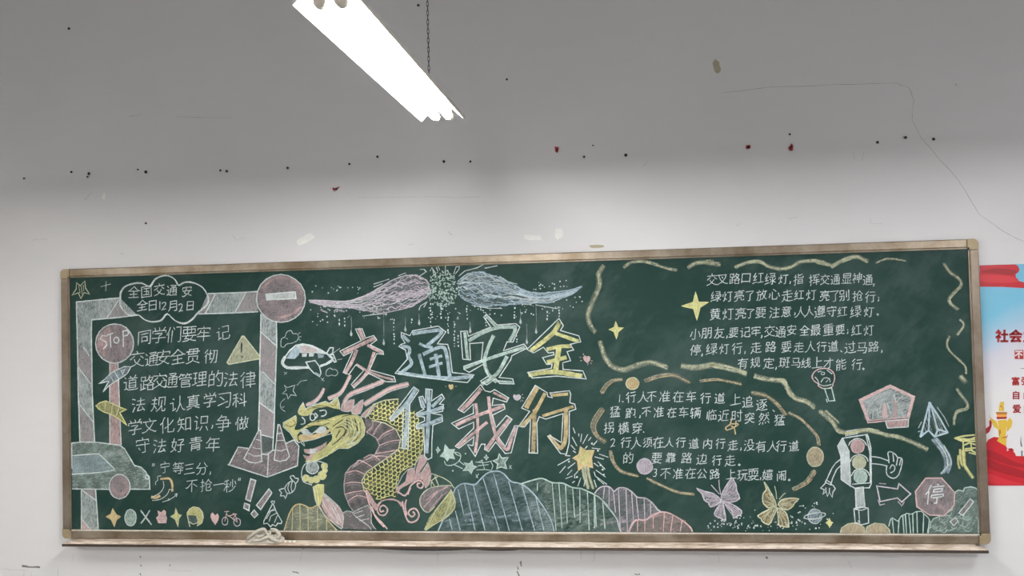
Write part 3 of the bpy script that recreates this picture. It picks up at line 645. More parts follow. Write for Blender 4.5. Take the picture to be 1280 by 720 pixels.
# ------------------------------------------------------------------ the drawings
# --- red and white sign gantry along the left edge
G_ = Part('chalk_sign_gantry', 'white and mauve striped chalk signpost bent over the top left corner')
G_.fill('A 205,420 640,380 810,550 355,600 C 355,100 360,700 E 385,460 245,460 225,0 C 215,300', 'w', .42, 88)
G_.fill('G 190,185 298,188 318,495 190,495', 'w', .40)
G_.fill('B 240,335 730,315 740,515 145,540', 'w', .40)
G_.fill('B 775,540 925,570 D 925,0 925,300 915,720 F 910,300 890,550 770,585 745,350 750,0 D 755,720 770,0', 'w', .42)
G_.fill('A 505,582 632,395 655,480 740,550 810,550', 'm', .42)
G_.fill('C 245,225 355,322 358,600 220,430 217,240', 'm', .42)
G_.fill('E 238,90 378,268 385,460 245,458', 'm', .42)
G_.fill('G 195,192 297,190 298,272', 'm', .5); G_.fill('G 195,410 257,492 194,495', 'p', .6)
G_.fill('B 242,345 310,345 215,530 148,538', 'm', .42); G_.fill('B 625,322 728,316 740,514 515,516', 'm', .40)
G_.fill('D 765,85 918,215 912,605 790,478 758,470', 'm', .50); G_.fill('F 760,72 906,175 893,412 752,375', 'm', .46)
G_.fill('F 762,385 890,420 890,545 770,580', 'k', .45)
G_.lines('A 205,420 640,378/A 355,600 660,572 815,550/A 205,420 C 215,300 225,700 E 240,460/A 355,600 C 355,100 362,700 E 375,200 385,460', 1.9)
G_.lines('B 240,338 480,328 730,315/B 145,540 480,530 740,516/B 310,345 215,530/B 625,322 515,515/A 632,395 510,580', 1.6)
G_.lines('B 770,545 D 768,0 758,400 755,720 F 745,350/B 925,600 D 925,0 928,220 918,420 912,720 F 905,180 890,545', 1.8)
G_.lines('D 765,75 915,212/D 790,478 905,600/F 762,70 905,175/F 765,385 890,420/E 238,90 375,265/C 275,230 335,320/C 222,430 348,600', 1.5)
G_.lines('G 190,188 190,495/G 298,190 318,495/G 195,195 297,268/G 195,410 257,492', 1.6)
G_.done()
N_ = Part('chalk_no_entry_sign', 'round mauve chalk no-entry sign with a white bar', base=1)
q = N_.ell('B', 970, 385, 245, 240); N_.fill(q, 'k', .5); N_.fill(q, 'm', .48, 20); N_.line(q, 1.6, 'w', .75, True)
N_.broad('B 790,280 880,200 1000,180 1120,220 1180,330', 5, 'p', .35); N_.broad('B 950,580 1080,540 1160,480', 5, 'p', .5)
N_.fo('B 820,340 1115,320 1120,385 825,400', 'w', .66); N_.done()
B_ = Part('chalk_traffic_cones', 'mauve chalk cone base with two striped traffic cones', base=1)
B_.fill('F 545,510 640,520 770,580 890,540 1020,470 1100,440 1150,500 H 855,12 625,95 330,0 F 450,685', 'm', .42, 30)
B_.lines('F 640,525 545,510 450,688 H 330,2 625,97 850,12 F 1150,500 1100,440 1025,470/F 845,570 H 625,95/F 770,580 840,585 890,542 915,540', 1.6)
c1, c2 = 'F 748,345 600,625 650,660 720,672 780,650 766,345', 'F 940,285 905,642 960,655 1020,640 1055,600 960,290'
B_.fill(c1, 'k', .25); B_.fo(c1, 'm', .45, 'w', 1.5); B_.fill(c2, 'k', .25); B_.fo(c2, 'm', .42, 'w', 1.5)
B_.lines('F 725,435 770,445/F 690,515 725,525 770,528/F 645,570 700,600 772,598/F 932,378 980,370/F 925,445 1000,445/F 915,540 970,548 1030,530', 1.2)
B_.done()
C_ = Part('chalk_cloud_banner', 'white chalk cloud outline holding two short lines of writing', base=1)
for sh in (0, 1):
    d = sh * .9
    C_.line([(x + d, y + d * .8) for x, y in tp('A 640,382 645,320 690,262 780,232 860,230 935,262 985,192 1060,158 1130,158 1190,195 1222,250 B 0,222 60,218 130,238 190,280 240,365 235,430 190,480 130,530 80,590 0,632 A 1190,605 1110,535 1050,598 960,616 880,590 820,545 740,555 690,520 640,455')], 1.5, 'w', .75, True, 3)
T_ = C_.done()
P_ = Part('text_line', None, T_, 2); P_.text('_', '全167.5,365 国183.5,364.5 交199.5,362 通215,363 安234,364', 16); P_.done()
P_ = Part('text_line', None, T_, 2); P_.text('_', '全178,381.5 日191,381.5 1200.5,381 2206,381.5 月217,382 2227,383.5 日238,382', 15); P_.done()
# --- stop sign on its pole
S_ = Part('chalk_stop_sign', 'round pink chalk sign reading STOP on a tall pink pole', base=1)
S_.fill('C 540,385 620,385 635,720 E 640,100 652,490 540,485 540,0 C 535,720', 'p', .50)
S_.lines('C 540,385 538,720 E 540,485/C 622,385 635,720 E 640,200 652,490', 1.5)
q = S_.ell('C', 588, 195, 190, 196); S_.fill(q, 'k', .4); S_.fill(q, 'm', .52); S_.fill('C 420,120 520,30 560,60 480,330 410,250', 'p', .35)
S_.line(q, 1.7, 'w', .75, True)
S_.lines('C 510,120 465,115 445,150 500,180 512,210 475,250/C 515,110 572,90/C 545,100 550,230/C 672,70 676,228/C 672,72 715,60 730,88 715,112 678,122', 1.6, 'w', .9)
S_.line(S_.ell('C', 605, 162, 26, 30, 10), 1.5, 'w', .9, True); S_.done()
for nm, lb, col, q, ln in (
    ('chalk_arrow_board', 'blue striped chalk arrow board on the stop sign pole', 'b',
     'C 750,425 690,425 610,460 540,500 495,550 430,595 530,570 470,680 530,620 600,570 680,520 720,490', 'C 590,480 625,545/C 650,460 672,505/C 540,508 575,572/C 665,470 690,455 675,490'),
    ('chalk_arrow_board', 'yellow striped chalk arrow board pointing left on the pole', 'y',
     'E 400,100 440,65 500,50 570,75 640,110 710,135 640,165 710,295 660,250 580,195 480,160 430,130', 'E 500,55 490,155/E 572,80 555,180/E 632,110 605,195')):
    A_ = Part(nm, lb, base=3); A_.fill(q, 'k', .8); A_.fo(q, col, .38, 'w' if col == 'b' else 'y', 1.5); A_.lines(ln, 1.2, 'w' if col == 'b' else 'l'); A_.done()
# --- car
K_ = Part('chalk_car', 'pale grey chalk car nose with a mauve wheel at the left edge', base=3)
q = 'E 158,470 240,460 400,462 640,490 690,525 740,610 790,700 G 590,12 640,25 672,55 695,90 702,150 706,190 125,185 122,70'
K_.fill(q, 'k', .55); K_.fill(q, 'g', .30, 10); K_.fill('E 158,592 430,575 580,720 G 438,45 330,65 122,72', 'b', .28, 80)
K_.lines('G 125,185 400,188/G 560,188 706,190 702,110 672,55 640,25 592,10 E 790,700 740,612 688,524 640,490 400,462 240,460 160,470 160,720/E 155,595 430,575 580,720 G 440,46 330,65 122,76', 1.6)
K_.line(K_.ell('G', 688, 98, 15, 15, 9), 1.3, 'w', .8, True)
K_.broad('E 480,600 640,560 700,640', 8, 'w', .2); K_.broad('G 580,60 600,150', 7, 'w', .2)
k2 = K_.done()
W_ = Part('wheel', 'mauve oval chalk wheel', k2, 5); q = W_.ell('G', 480, 168, 78, 92); W_.fill(q, 'k', .6); W_.fo(q, 'm', .55, 'w', 1.4); W_.broad('G 430,190 490,225 540,170 500,120', 5, 'p', .4); W_.done()

# --- small things along the lower left
def mini(nm, lb, base=1): return Part(nm, lb, base=base)
s = mini('chalk_star', 'yellow outlined chalk star in the top left corner')
s.line('A 205,225 245,258 290,210 297,280 335,340 283,325 250,388 225,328 160,350 203,290', 1.2, 'l', .8, True); s.lines('A 230,260 240,330/A 255,260 262,340/A 275,250 280,310', 1.0, 'l', .6); s.done()
s = mini('chalk_cross', 'small thin chalk cross right of the corner star'); s.lines('A 500,215 500,310/A 450,265 545,240', 1.0, 'w', .6); s.done()
s = mini('chalk_sparkle', 'orange four-pointed chalk sparkle at the start of the bottom row'); s.fo('G 425,335 455,380 485,395 455,420 438,470 415,420 378,395 410,375', 'o', .8, 'o', 1.0); s.done()
s = mini('chalk_face', 'pale oval chalk face in the bottom row'); q = s.ell('G', 560, 402, 43, 62); s.fo(q, 'g', .5, 'w', 1.2); s.lines('G 545,385 550,400/G 575,385 572,400/G 545,425 565,432 580,422', .9, 'k', .5); s.done()
s = mini('chalk_letter_x', 'greyish chalk cross mark in the bottom row'); s.broad('G 638,350 675,400 715,452', 2.6, 'w', .8); s.broad('G 702,350 672,400 640,442', 2.6, 'w', .7); s.done()
s = mini('chalk_pot', 'pink chalk pot with a jagged top in the bottom row'); s.fo('G 765,350 790,365 810,345 825,358 820,385 832,402 825,442 770,442 755,402 772,385', 'p', .72, 'p', 1.0); s.lines('G 765,395 820,388/G 770,415 825,412', .9, 'm', .6); s.done()
s = mini('chalk_sparkle', 'yellow-green four-pointed chalk sparkle left of the helmet'); s.fo('G 900,330 916,375 942,382 920,410 918,470 895,415 862,395 890,375', 'y', .7, 'l', 1.0); s.done()
s = mini('chalk_helmet', 'yellow chalk crash helmet in the bottom row'); s.fill('H 25,365 45,335 75,320 115,330 140,360 145,400 135,440 108,462 110,435 100,400 70,385 25,385', 'y', .55, 30, 2); s.fill('H 28,390 70,390 98,405 105,432 72,448 38,430', 'w', .12)
s.lines('H 25,385 25,365 45,335 75,320 115,330 140,360 145,400 135,440 100,465 108,435/H 25,388 35,432 70,450 100,440 105,420 95,392/H 35,430 45,470', 1.3, 'l', .8); s.done()
s = mini('chalk_heart', 'small filled pink chalk heart in the bottom row'); s.fill('H 235,385 215,363 202,375 200,395 210,422 235,458 258,422 263,392 252,370', 'p', .8); s.done()
s = mini('chalk_bicycle', 'tiny pinkish chalk bicycle in the bottom row')
s.line(s.ell('H', 308, 428, 22, 30, 14), 1.1, 'v', .8, True); s.line(s.ell('H', 400, 436, 25, 30, 14), 1.1, 'v', .8, True)
s.lines('H 320,362 308,428/H 318,375 370,412 385,378/H 330,392 388,374/H 370,412 400,436 385,374/H 305,358 335,355/H 368,374 396,376', 1.1, 'p', .8); s.done()
s = mini('chalk_curved_arrow', 'white and orange curved chalk arrow under the slogan')
s.broad('G 790,112 850,110 872,150 872,200', 4.0, 'o', .9); s.broad('G 722,248 750,252 775,240', 5.0, 'o', .85)
s.lines('G 805,130 810,172 780,215 720,250/G 850,188 832,230 780,266 725,272/G 850,188 880,196/G 790,88 762,95 765,120 750,132 748,155/G 800,286 850,268 885,248 905,230/G 850,272 845,258/G 890,228 908,222 902,245', 1.0, 'w', .8, 3); s.done()
s = mini('chalk_exclamation_mark', 'mauve chalk exclamation mark, upper of the pair, under the cones'); s.fo('H 500,110 540,125 500,280 462,265', 'm', .55); s.fo('H 455,295 492,307 487,350 450,330', 'm', .55); s.done()
s = mini('chalk_exclamation_mark', 'tilted mauve chalk exclamation mark beside the party hat'); s.fo('H 637,185 660,215 575,340 545,310', 'm', .55); s.fo('H 527,345 555,380 530,403 505,375', 'm', .5); s.done()
s = mini('chalk_party_hat', 'white outlined striped chalk party hat')
s.line('H 665,300 640,345 600,430 600,450 625,445 650,470 665,455 690,465 702,445 730,447 735,430 690,350 670,302', 1.4, 'w', .85, True); s.lines('H 640,360 675,335/H 620,410 652,352 690,345/H 640,432 652,392 695,368/H 680,440 700,385', 1.1); s.line('H 665,300 652,282 662,275 668,284 678,276 680,288', 1.1, 'w', .85, True); s.done()
s = mini('chalk_candy', 'white outlined chalk candy in a twisted wrapper')
s.lines('H 755,182 775,150 815,125 837,150 830,190 800,220 770,215 755,182/H 815,125 795,95 822,88 835,105 857,110 850,132 837,150/H 755,182 715,195 730,215 725,237 750,237 760,257 772,225/H 790,142 780,180 792,217/H 812,130 803,175 812,212', 1.2, 'w', .85, 3); s.done()
s = mini('chalk_triangle_sign', 'yellow chalk warning triangle with an exclamation mark', 1)
q = 'D 580,122 600,122 760,325 755,345 450,405 430,385'; s.fill(q, 'k', .3); s.fo(q, 'l', .55, 'l', 1.8, .85); s.fill('D 568,200 580,175 586,200 580,285 570,285', 'k', .8); s.fill('D 572,318 590,318 590,338 575,338', 'k', .7); s.done()
s = mini('chalk_cloud', 'thin grey chalk cloud above the aeroplane'); s.line('K 90,200 95,150 130,130 150,80 190,65 210,95 250,97 268,130 250,165 200,190 150,200 120,230 95,225', .9, 'w', .7, True, 3); s.lines('K 140,140 160,150/K 265,95 285,85/K 275,130 295,125/K 270,150 285,165', .8, 'w', .6); s.done()
s = mini('chalk_cloud', 'tiny thin chalk cloud under the aeroplane wing'); s.line('K 540,510 545,470 580,442 605,455 640,455 660,490 632,520 600,510 560,522', .9, 'w', .65, True, 3); s.done()
s = mini('chalk_star', 'thin outlined chalk star below the aeroplane'); s.line('N 85,10 115,35 190,12 170,70 205,118 150,105 120,150 110,100 65,95 105,60', .9, 'w', .75, True); s.lines('K 120,480 150,500/K 150,480 122,505/K 250,615 290,570 350,560/K 490,540 525,570/K 520,540 495,565', .8, 'w', .6); s.done()
s = mini('chalk_moon', 'faint thin chalk crescent left of the dragon head'); s.line('N 90,145 48,190 50,240 90,276', .9, 'w', .6, False, 4); s.line('N 60,225 70,240 85,225', .8, 'w', .5); s.done()
# --- aeroplane
s = Part('chalk_aeroplane', 'white and blue chalk cartoon aeroplane')
s.fill('K 215,250 250,222 310,203 400,215 480,255 550,300 520,302 440,290 285,290', 'w', .85); s.fill('K 270,225 340,215 440,250 470,285 300,285', 'p', .35)
s.fill('K 150,335 200,255 250,225 285,262 268,310 225,350 150,345', 'b', .8); s.fill('K 455,292 520,312 515,335 462,342', 'b', .6)
s.fill('K 300,295 352,295 345,328 300,328', 'w', .75); s.fill('K 370,290 422,292 415,325 370,325', 'w', .75)
s.lines('K 480,427 540,405 600,372 612,340 550,300 480,256 400,216 310,202 240,215 180,262 130,335', 2.2, 'w', .9)
s.line('K 130,335 108,375 115,410 150,436 220,440 360,432', 4.2, 'w', .85, False, 3)
s.lines('K 340,380 430,366 472,420 490,490 475,525 420,490 372,440 340,380/K 545,295 580,237 612,240 606,290 572,312/K 570,320 610,298 642,372 625,382 600,345 570,320/K 485,415 540,395 600,355', 1.8, 'w', .85)
s.broad('K 440,490 475,510', 3, 'b', .6); s.lines('K 620,285 680,243/K 660,355 700,350', .9, 'w', .6); s.done()

# --- wings and burst of light above the title
def wing(nm, lb, c, top, bot, cnt, flip):
    s = Part(nm, lb); T = catmull(tp(top), 8, False); Bt = catmull(tp(bot), 8, False)
    at = lambda L, q: (lambda i, f: (L[i][0] + (L[i + 1][0] - L[i][0]) * f, L[i][1] + (L[i + 1][1] - L[i][1]) * f))(min(int(q * (len(L) - 1)), len(L) - 2), q * (len(L) - 1) - min(int(q * (len(L) - 1)), len(L) - 2))
    s.fill(T + Bt[::-1], c, .16, 25)
    for i in range(cnt):
        v = random.random(); a = random.uniform(-.1, .8); b = min(1, a + random.uniform(.12, .38)); a = max(0, a)
        L = []
        for k in range(8):
            q = a + (b - a) * k / 7; p1, p2 = at(T, q), at(Bt, q); vv = v + .05 * math.sin(k * 1.9 + i)
            L.append((p1[0] + (p2[0] - p1[0]) * vv, p1[1] + (p2[1] - p1[1]) * vv))
        s.line(L, random.uniform(.7, 1.7), c if random.random() < .8 else 'w', random.uniform(.4, .75), False, 2, .2)
    s.line(T, 1.4, c, .75); s.line(Bt, 1.2, c, .6)
    return s
s = wing('chalk_wing', 'pinkish white chalk wing spread left of the burst', 'v',
         'I 50,402 280,408 430,412 560,375 680,320 800,250 900,195 1000,160 1080,153 1160,170 1215,200 1255,245', 'I 60,420 200,455 330,475 480,480 560,500 650,510 760,530 900,510 1040,475 1180,405 1270,330', 95, 0)
s.lines('I 700,240 850,190/I 700,270 780,240/I 600,560 700,545 830,535/I 945,155 1015,130/I 1160,95 1205,95 1215,120 1150,165/I 1150,500 1165,460 1230,420/I 1200,470 1230,420', 1.2, 'w', .7); s.broad('I 170,500 230,525', 3, 'v', .6); s.broad('I 320,495 400,515', 3.4, 'v', .6); s.done()
s = wing('chalk_wing', 'bluish white chalk wing spread right of the burst', 'b',
         'J 258,215 320,160 400,130 480,123 560,143 680,180 800,240 930,305 1050,330 1180,325 9 1100,180 1170,170 1228,152', 'J 265,320 300,380 400,430 540,462 700,447 850,440 1000,430 1150,430 9 1100,222 1180,190 1228,154', 95, 1)
s.lines('J 270,160 330,110 450,80 520,45/J 530,80 650,58/J 265,240 350,222 480,240/J 680,165 760,215 850,240/J 480,300 520,350 570,370/J 900,440 960,445 1050,420/9 1000,245 1100,262 1120,258/9 680,245 760,262 830,262', 1.3, 'w', .7); s.done()
s = Part('chalk_burst', 'mint green chalk burst of curls and dots between the two wings')
ox, oy = 553.7, 361.5
for i in range(260):
    a = random.uniform(0, 6.283); r = 21 * math.sqrt(random.random()); x, y = ox + r * math.cos(a) * .95, oy + r * math.sin(a) * 1.1
    b = random.uniform(0, 6.283); L = random.uniform(.6, 2.0)
    s.line([(x, y), (x + L * math.cos(b), y + L * math.sin(b)), (x + L * math.cos(b + 1), y + L * math.sin(b + 1))], random.uniform(.6, 1.2), 'g', .8, False, 0, .1)
s.lines('J 20,140 5,90/J 60,110 45,75/J 130,150 133,60/J 175,150 160,105/J 215,140 240,70 275,65 270,95 230,140/9 470,75 480,58 500,90/9 440,65 455,80/9 520,70 512,52/9 545,80 548,48', 1.1, 'w', .75); s.done()
s = Part('chalk_drops', 'falling chalk dots and drops under the wings')
for x, y0, y1, drop in ((75, 300, 400, 1), (238, 295, 445, 1), (290, 320, 440, 0), (346, 300, 378, 1), (378, 318, 345, 0), (415, 290, 345, 1), (473, 240, 350, 0),
                        (525, 250, 318, 0), (560, 290, 400, 0), (592, 330, 455, 0), (612, 400, 450, 0), (655, 250, 330, 0), (670, 330, 385, 1), (750, 300, 352, 0),
                        (893, 240, 325, 0), (922, 265, 340, 1), (953, 340, 440, 1), (1000, 250, 388, 1), (1057, 280, 320, 0), (1115, 255, 305, 0), (945, 280, 295, 0), (905, 400, 440, 0), (18, 320, 355, 0), (43, 312, 350, 0)):
    X, a, b = 420 + x / 4, 320 + y0 / 4, 320 + y1 / 4
    if drop:
        s.line([(X, a), (X + .5, (a + b) / 2), (X + .3, b - 5)], .6, 'w', .4); s.fill([(X, b - 8), (X + 1.9, b - 2), (X + .6, b + .6), (X - 1.4, b - 1.5)], 'w', .6)
    else:
        y = a
        while y < b: s.dot(X + random.uniform(-.5, .5), y, random.uniform(.6, 1.15), 'w', .85, random.uniform(1, 1.7)); y += random.uniform(2.5, 5.5)
for bx, by, rx, ry, n in ((420, 362, 32, 5, 18), (408, 392, 20, 16, 26), (455, 392, 45, 8, 34), (640, 388, 60, 8, 34), (690, 356, 26, 6, 18), (710, 378, 18, 10, 14), (555, 392, 20, 8, 20)):
    for i in range(n):
        s.dot(bx + random.uniform(-rx, rx), by + random.uniform(-ry, ry), random.uniform(.5, 1.1), 'w', .75)
s.done()['kind'] = 'stuff'

# --- writing, paragraph by paragraph
def para(lb, rows, size, base=2, w=1.45):
    """a block of writing: the first line is the part, the other lines hang under it"""
    root = None
    for r in rows:
        p = Part('chalk_paragraph' if root is None else 'text_line', lb if root is None else None, root, base)
        p.text('_', r, size, w=w); o = p.done()
        root = root or o
para('white chalk paragraph of six lines inside the gantry', (
    '同181,421.5 学199,419 们218,418 要237,417 牢255,417 记279,416', '交171.5,449 通189.5,449 安204.5,446.5 全222.5,445.5 贯241.5,445 彻264,445.5',
    '道163.5,479 路184.5,479 交200,476 通213.5,475.5 管232,475.5 理250,473.5 的270,473.5 法289,474 律310.5,474.5',
    '法173.5,506 规198.5,505 认222,505 真242,502.5 学262.5,500 习280.5,500 科300,500', '学169,534 文187,532 化209,531.5 知231,530 识252,528.5 ,265.5,533 争279.5,529 做303,529',
    '守178.5,556.5 法200,557.5 好222.5,556.5 青245,554.5 年266.5,555.5'), 21, 2, 1.55)
para('white chalk slogan in quotation marks above the bottom row', ('“192,581 宁206.5,584 等223,585 三237,586 分252.5,585.5 ,263,591', '不240,607 抢258,606.5 一274,605.5 秒288,607 ”299.5,599'), 17, 2, 1.3)
para('white chalk paragraph in the top right bubble', (
    '交890,349.5 叉903,349 路918.5,348.5 口932.5,347 红948,347.5 绿963,348.5 灯979,349 ,987.5,353 指998,349 挥1018,349.5 交1031,349.5 通1044,349.5 显1058.5,348 神1071.5,347.5 通1084.5,350 ,1092,356',
    '绿895,370.5 灯909.5,370.5 亮924,369.5 了937.5,369.5 放952,368.5 心968,367.5 走984,369.5 红999,368.5 灯1014,368.5 亮1031,369.5 了1044,369.5 别1055.5,369 抢1072,370 行1088,371 ;1098,374',
    '黄894,392.5 灯910,392.5 亮926,391.5 了938,391.5 要951,390.5 注968,390.5 意983,389.5 ,993.5,392 人1000.5,389.5 人1011.5,389 遵1024.5,389.5 守1039.5,389 红1053,389.5 绿1069.5,389.5 灯1086,390 。1097,393',
    '小869,417.5 朋883.5,416 友899,416 ,908.5,421 要917,415.5 记931.5,415 牢945,414 ,952,420.5 交962,414 通975.5,415 安989.5,412.5 全1005.5,413 最1019.5,412.5 重1035.5,412 要1050,412 ;1059.5,414.5 红1070.5,412.5 灯1086,413',
    '停869.5,437.5 ,877.5,443.5 绿889.5,436.5 灯905.5,436 行921.5,435.5 ,931,440.5 走945,434.5 路963.5,433.5 要983,433.5 走998.5,434 人1013,433 行1027,433.5 道1041,433 、1051.5,439 过1062.5,434.5 马1077.5,434.5 路1092,433.5 ,1102,439',
    '有928.5,454 规944,453 定961,454 ,970,460 斑980.5,453 马995,453 线1007.5,453.5 上1021.5,453 才1035.5,454 能1051,455.5 行1071,455.5 。1079,461'), 15, 2, 1.25)
para('white chalk list of three rules in the lower right bubble', (
    '1775,497.5 .778.5,502 行789,496.5 人804,496 不814.5,495.5 准831,495.5 在848,495.5 车864,495.5 行882,497.5 道899.5,498 上919.5,499 追934.5,502.5 逐952,506 、967,513.5',
    '猛769,514.5 跑788.5,516.5 ,800,520.5 不808,514.5 准823.5,515 在840,515.5 车854.5,515 辆869.5,516 临889.5,518.5 近904.5,519.5 时921,519.5 突937,522.5 然955,523 猛974.5,525',
    '拐761.5,534.5 横779.5,535 穿796.5,535 .804.5,540', '2767,552.5 行782.5,553 人795.5,553 须809.5,553 在823,553 人836.5,553 行851,553 道867,554.5 内884.5,554.5 行900.5,554.5 走916,556.5 ,926,561 没936.5,556.5 有951,558 人965.5,557.5 行976.5,557.5 道992,558',
    '的785.5,572.5 要821,572.5 靠838.5,572 路858.5,572.5 边877,573.5 行896,575.5 走912.5,575.5 。924,581', '3819.5,590 不832,591.5 准847.5,592 在863.5,591.5 公877.5,592 路893.5,592.5 上914,592.5 玩928,593.5 耍941.5,593 ,950.5,598 嬉959.5,593.5 闹977,594.5 。986.5,600'), 15, 2, 1.3)

# --- the big title, eight characters
def title(lb, c, strokes, outs, oc='w'):
    o = Part('title_character', lb, base=4)
    for st in strokes.split('/'):
        w, st = st.split('|'); P = tp(st); Q = catmull(P, 5, False) if len(P) > 2 else P
        o.ribbon([pb(p) for p in Q], float(w) * KP, chalk(c, .68, 0, 1.0, 60, .8), False, .01, .07)
    r = o.done()
    b = Part('outline', None, r, 5)
    for q in outs.split('/'):
        b.line(q.strip('*'), 1.35, oc, .88, not q.endswith('*'))
    b.done()
title('pink title character at the start of the upper title row', 'p',
      '4.4|K 872,52 915,150/4.6|K 722,285 850,225 1022,145/3.6|K 962,215 1098,288/4.4|K 845,265 800,380 735,488/4.2|K 1022,290 968,450 905,545 815,622/2.8|K 850,405 960,470 1080,520 1212,555',
      'K 838,50 902,50 940,140 1018,115 1050,160 985,207 1112,270 1117,302 1048,295 980,458 1222,525 1237,578 1140,576 970,492 825,640 795,605 918,465 838,408 770,505 715,482 812,272 720,315 682,270 895,165')
title('bluish title character second in the upper title row', 'b',
      '4|L 112,238 168,292/4.2|L 100,345 165,352 178,395 165,440 195,520 95,605/4.6|L 70,608 330,645 600,662 800,645/4.4|L 215,215 460,182 490,215 360,330/3.2|L 280,318 340,345 400,352/4.4|L 320,420 420,372 512,352 548,430 578,635/4.2|L 275,428 332,632/4.6|L 438,428 472,640/3.6|L 388,470 495,440/3.6|L 378,548 498,512',
      'L 95,205 180,235 210,190 465,140 540,200 455,320 560,325 582,400 605,605 822,630 755,705 600,690 330,655 35,612 155,470 135,380 70,345 92,322 132,310 95,250')
title('pale mint title character third in the upper title row', 'g',
      '4|L 730,212 757,470/4.4|L 775,282 900,212 1050,158 1230,148/4.4|L 1232,150 1225,205 1182,280/2.6|L 945,45 1032,142/4.4|3 220,242 180,330 155,430 180,520 240,580/4|3 10,478 170,415 450,325/4.6|3 320,398 250,520 140,598/2.8|3 245,578 360,585',
      'L 690,195 755,190 765,245 990,150 920,50 945,22 1050,132 1240,115 1278,150 1212,300 1150,300 1115,388 3 450,300 475,330 360,385 350,420 265,550 365,562 375,598 270,595 240,560 170,606 125,577 185,540 150,450 40,512 0,490 0,465 132,420 145,290 45,298 50,420 L 710,470')
title('yellow title character at the end of the upper title row', 'y',
      '5.6|M 472,112 400,222 200,380/4.4|M 440,215 655,290/4.6|M 358,372 480,345 585,342/5|M 362,500 450,478 535,455/6.4|M 468,370 435,592/5.6|M 178,628 400,598 690,638',
      'M 470,65 515,135 485,185 670,240 687,300 585,320 615,380 550,395 587,485 510,505 510,575 710,590 742,668 450,642 205,660 155,605 395,560 400,520 345,525 305,455 420,425 415,405 365,410 315,350 215,410 150,375')
title('grey blue title character at the start of the lower title row', 'b',
      '5.2|O 238,92 150,232 0,388/5|O 155,232 148,450 122,680/3.8|O 290,180 322,272/3.8|O 492,178 408,262/4.6|O 250,348 380,318 510,272/4.6|O 250,468 380,435 492,385/5|O 365,108 370,300 345,720',
      'O 220,70 270,105 180,240 172,450 165,690 100,682 120,290 0,412 -20,385/O 340,90 402,95 395,210 500,142 527,185 475,240 517,245 510,312 400,335 503,350 505,412 410,450 402,620 1 358,490 330,505 305,480 300,270 O 300,480 250,490 245,445 330,410 325,370 255,362 250,330 320,290 295,270 270,172 310,162 340,235')
title('pink title character second in the lower title row', 'p',
      '5|2 245,40 170,130 105,192/4.2|2 65,305 210,240 420,165/3.6|2 210,150 225,330 205,510/3.8|2 78,465 215,350 290,290/4|2 305,100 320,220 365,400 440,490 470,430 505,330/4.6|2 465,260 365,380 288,490/3|2 345,65 445,115',
      '2 245,5 280,50 320,60 350,40 455,105 440,135 340,105 332,160 420,150 430,185 335,232 360,325 440,235 480,265 380,400 430,470 500,315 527,312 475,515 430,520 360,435 305,505 275,490 280,450 250,450 205,540 145,455 188,462 195,395 82,482 55,467 195,330 195,285 80,335 28,295 190,220 190,150 120,215 75,190')
title('golden title character at the end of the lower title row', 'o',
      '6|2 662,35 590,170/4.6|2 725,75 645,220 555,312/5|2 650,200 640,510/3.6|2 780,85 895,75/3.6|2 715,238 820,205 935,170/5|2 885,190 882,400 855,472 825,468 762,392',
      '2 655,10 745,65 750,95 782,102 765,65 910,50 922,75 915,140 950,150 960,187 910,205 910,440 888,525 845,520 748,390 762,385 852,440 865,222 735,262 685,245 668,290 672,517 608,517 620,265 575,322 532,317 612,205 553,180')
for nm, lb, c, q, rays in (('chalk_heart', 'pink chalk heart with rays beside the upper title row', 'p', 'M 750,445 725,432 710,455 722,485 752,512 778,488 785,455 768,438', 'M 712,415 715,428/M 690,455 680,450/M 695,485 685,490/M 760,512 757,530/M 795,485 805,490/M 785,505 795,515'),
                     ('chalk_heart', 'small yellow chalk heart between the two title rows', 'o', 'O 590,50 572,40 565,60 575,85 592,100 612,82 615,55 603,40', 'O 545,65 535,65/O 635,65 648,62'),
                     ('chalk_heart', 'violet chalk heart at the end of the lower title row', 'v', 'P 42,150 18,142 10,165 25,195 55,208 85,190 92,160 70,142', 'P 100,150 110,142/P 105,180 122,180/P 85,205 88,215/P 100,200 112,210')):
    s = Part(nm, lb, base=3); s.fill(q, c, .75); s.lines(rays, .9, c, .7); s.done()
# --- dragon
D = Part('chalk_dragon', 'large yellow and pink chalk dragon with scales under the title', base=1)
D.fill('4 275,345 360,322 450,292 540,290 610,320 640,385 630,440 580,500 510,540 440,535 390,570 320,612 260,640 195,640 230,600 300,560 350,520 392,470 380,420 350,380 290,372', 'y', .62, 40, 3)
D.fill('4 25,350 70,325 120,295 125,350 110,400 150,400 230,350 290,330 350,325 365,352 270,370 200,388 150,420 130,450 140,500 110,470 75,420 30,380', 'y', .66, 20, 3)
D.fill('4 135,270 150,230 175,200 190,245 260,215 340,190 370,205 410,165 435,160 450,250 360,230 260,250 230,290 180,300 145,290', 'y', .7, 30, 2)
D.fill('4 140,450 200,430 250,440 330,410 382,400 340,445 260,475 160,490', 'o', .75, 0, 3)
D.fill('4 155,412 180,395 210,402 240,430 300,380 345,385 342,422 300,430 262,425 230,445 185,440', 'w', .7, 0, 2)
D.fill('4 350,492 310,520 240,548 180,548 185,575 235,588 280,575 345,520', 'p', .6); D.fill('4 170,588 215,602 262,560 240,630 195,630', 'p', .5); D.fill('4 222,545 280,545 262,580 225,580', 'w', .7)
D.lines('4 160,500 185,525 178,500/4 140,500 105,470 75,425 25,382 25,350 70,325 120,295/4 135,270 150,230 175,200 192,245 260,215 340,190 370,205 435,160 450,250/4 140,500 160,492 260,475 340,445 390,430', 1.2, 'w', .75)
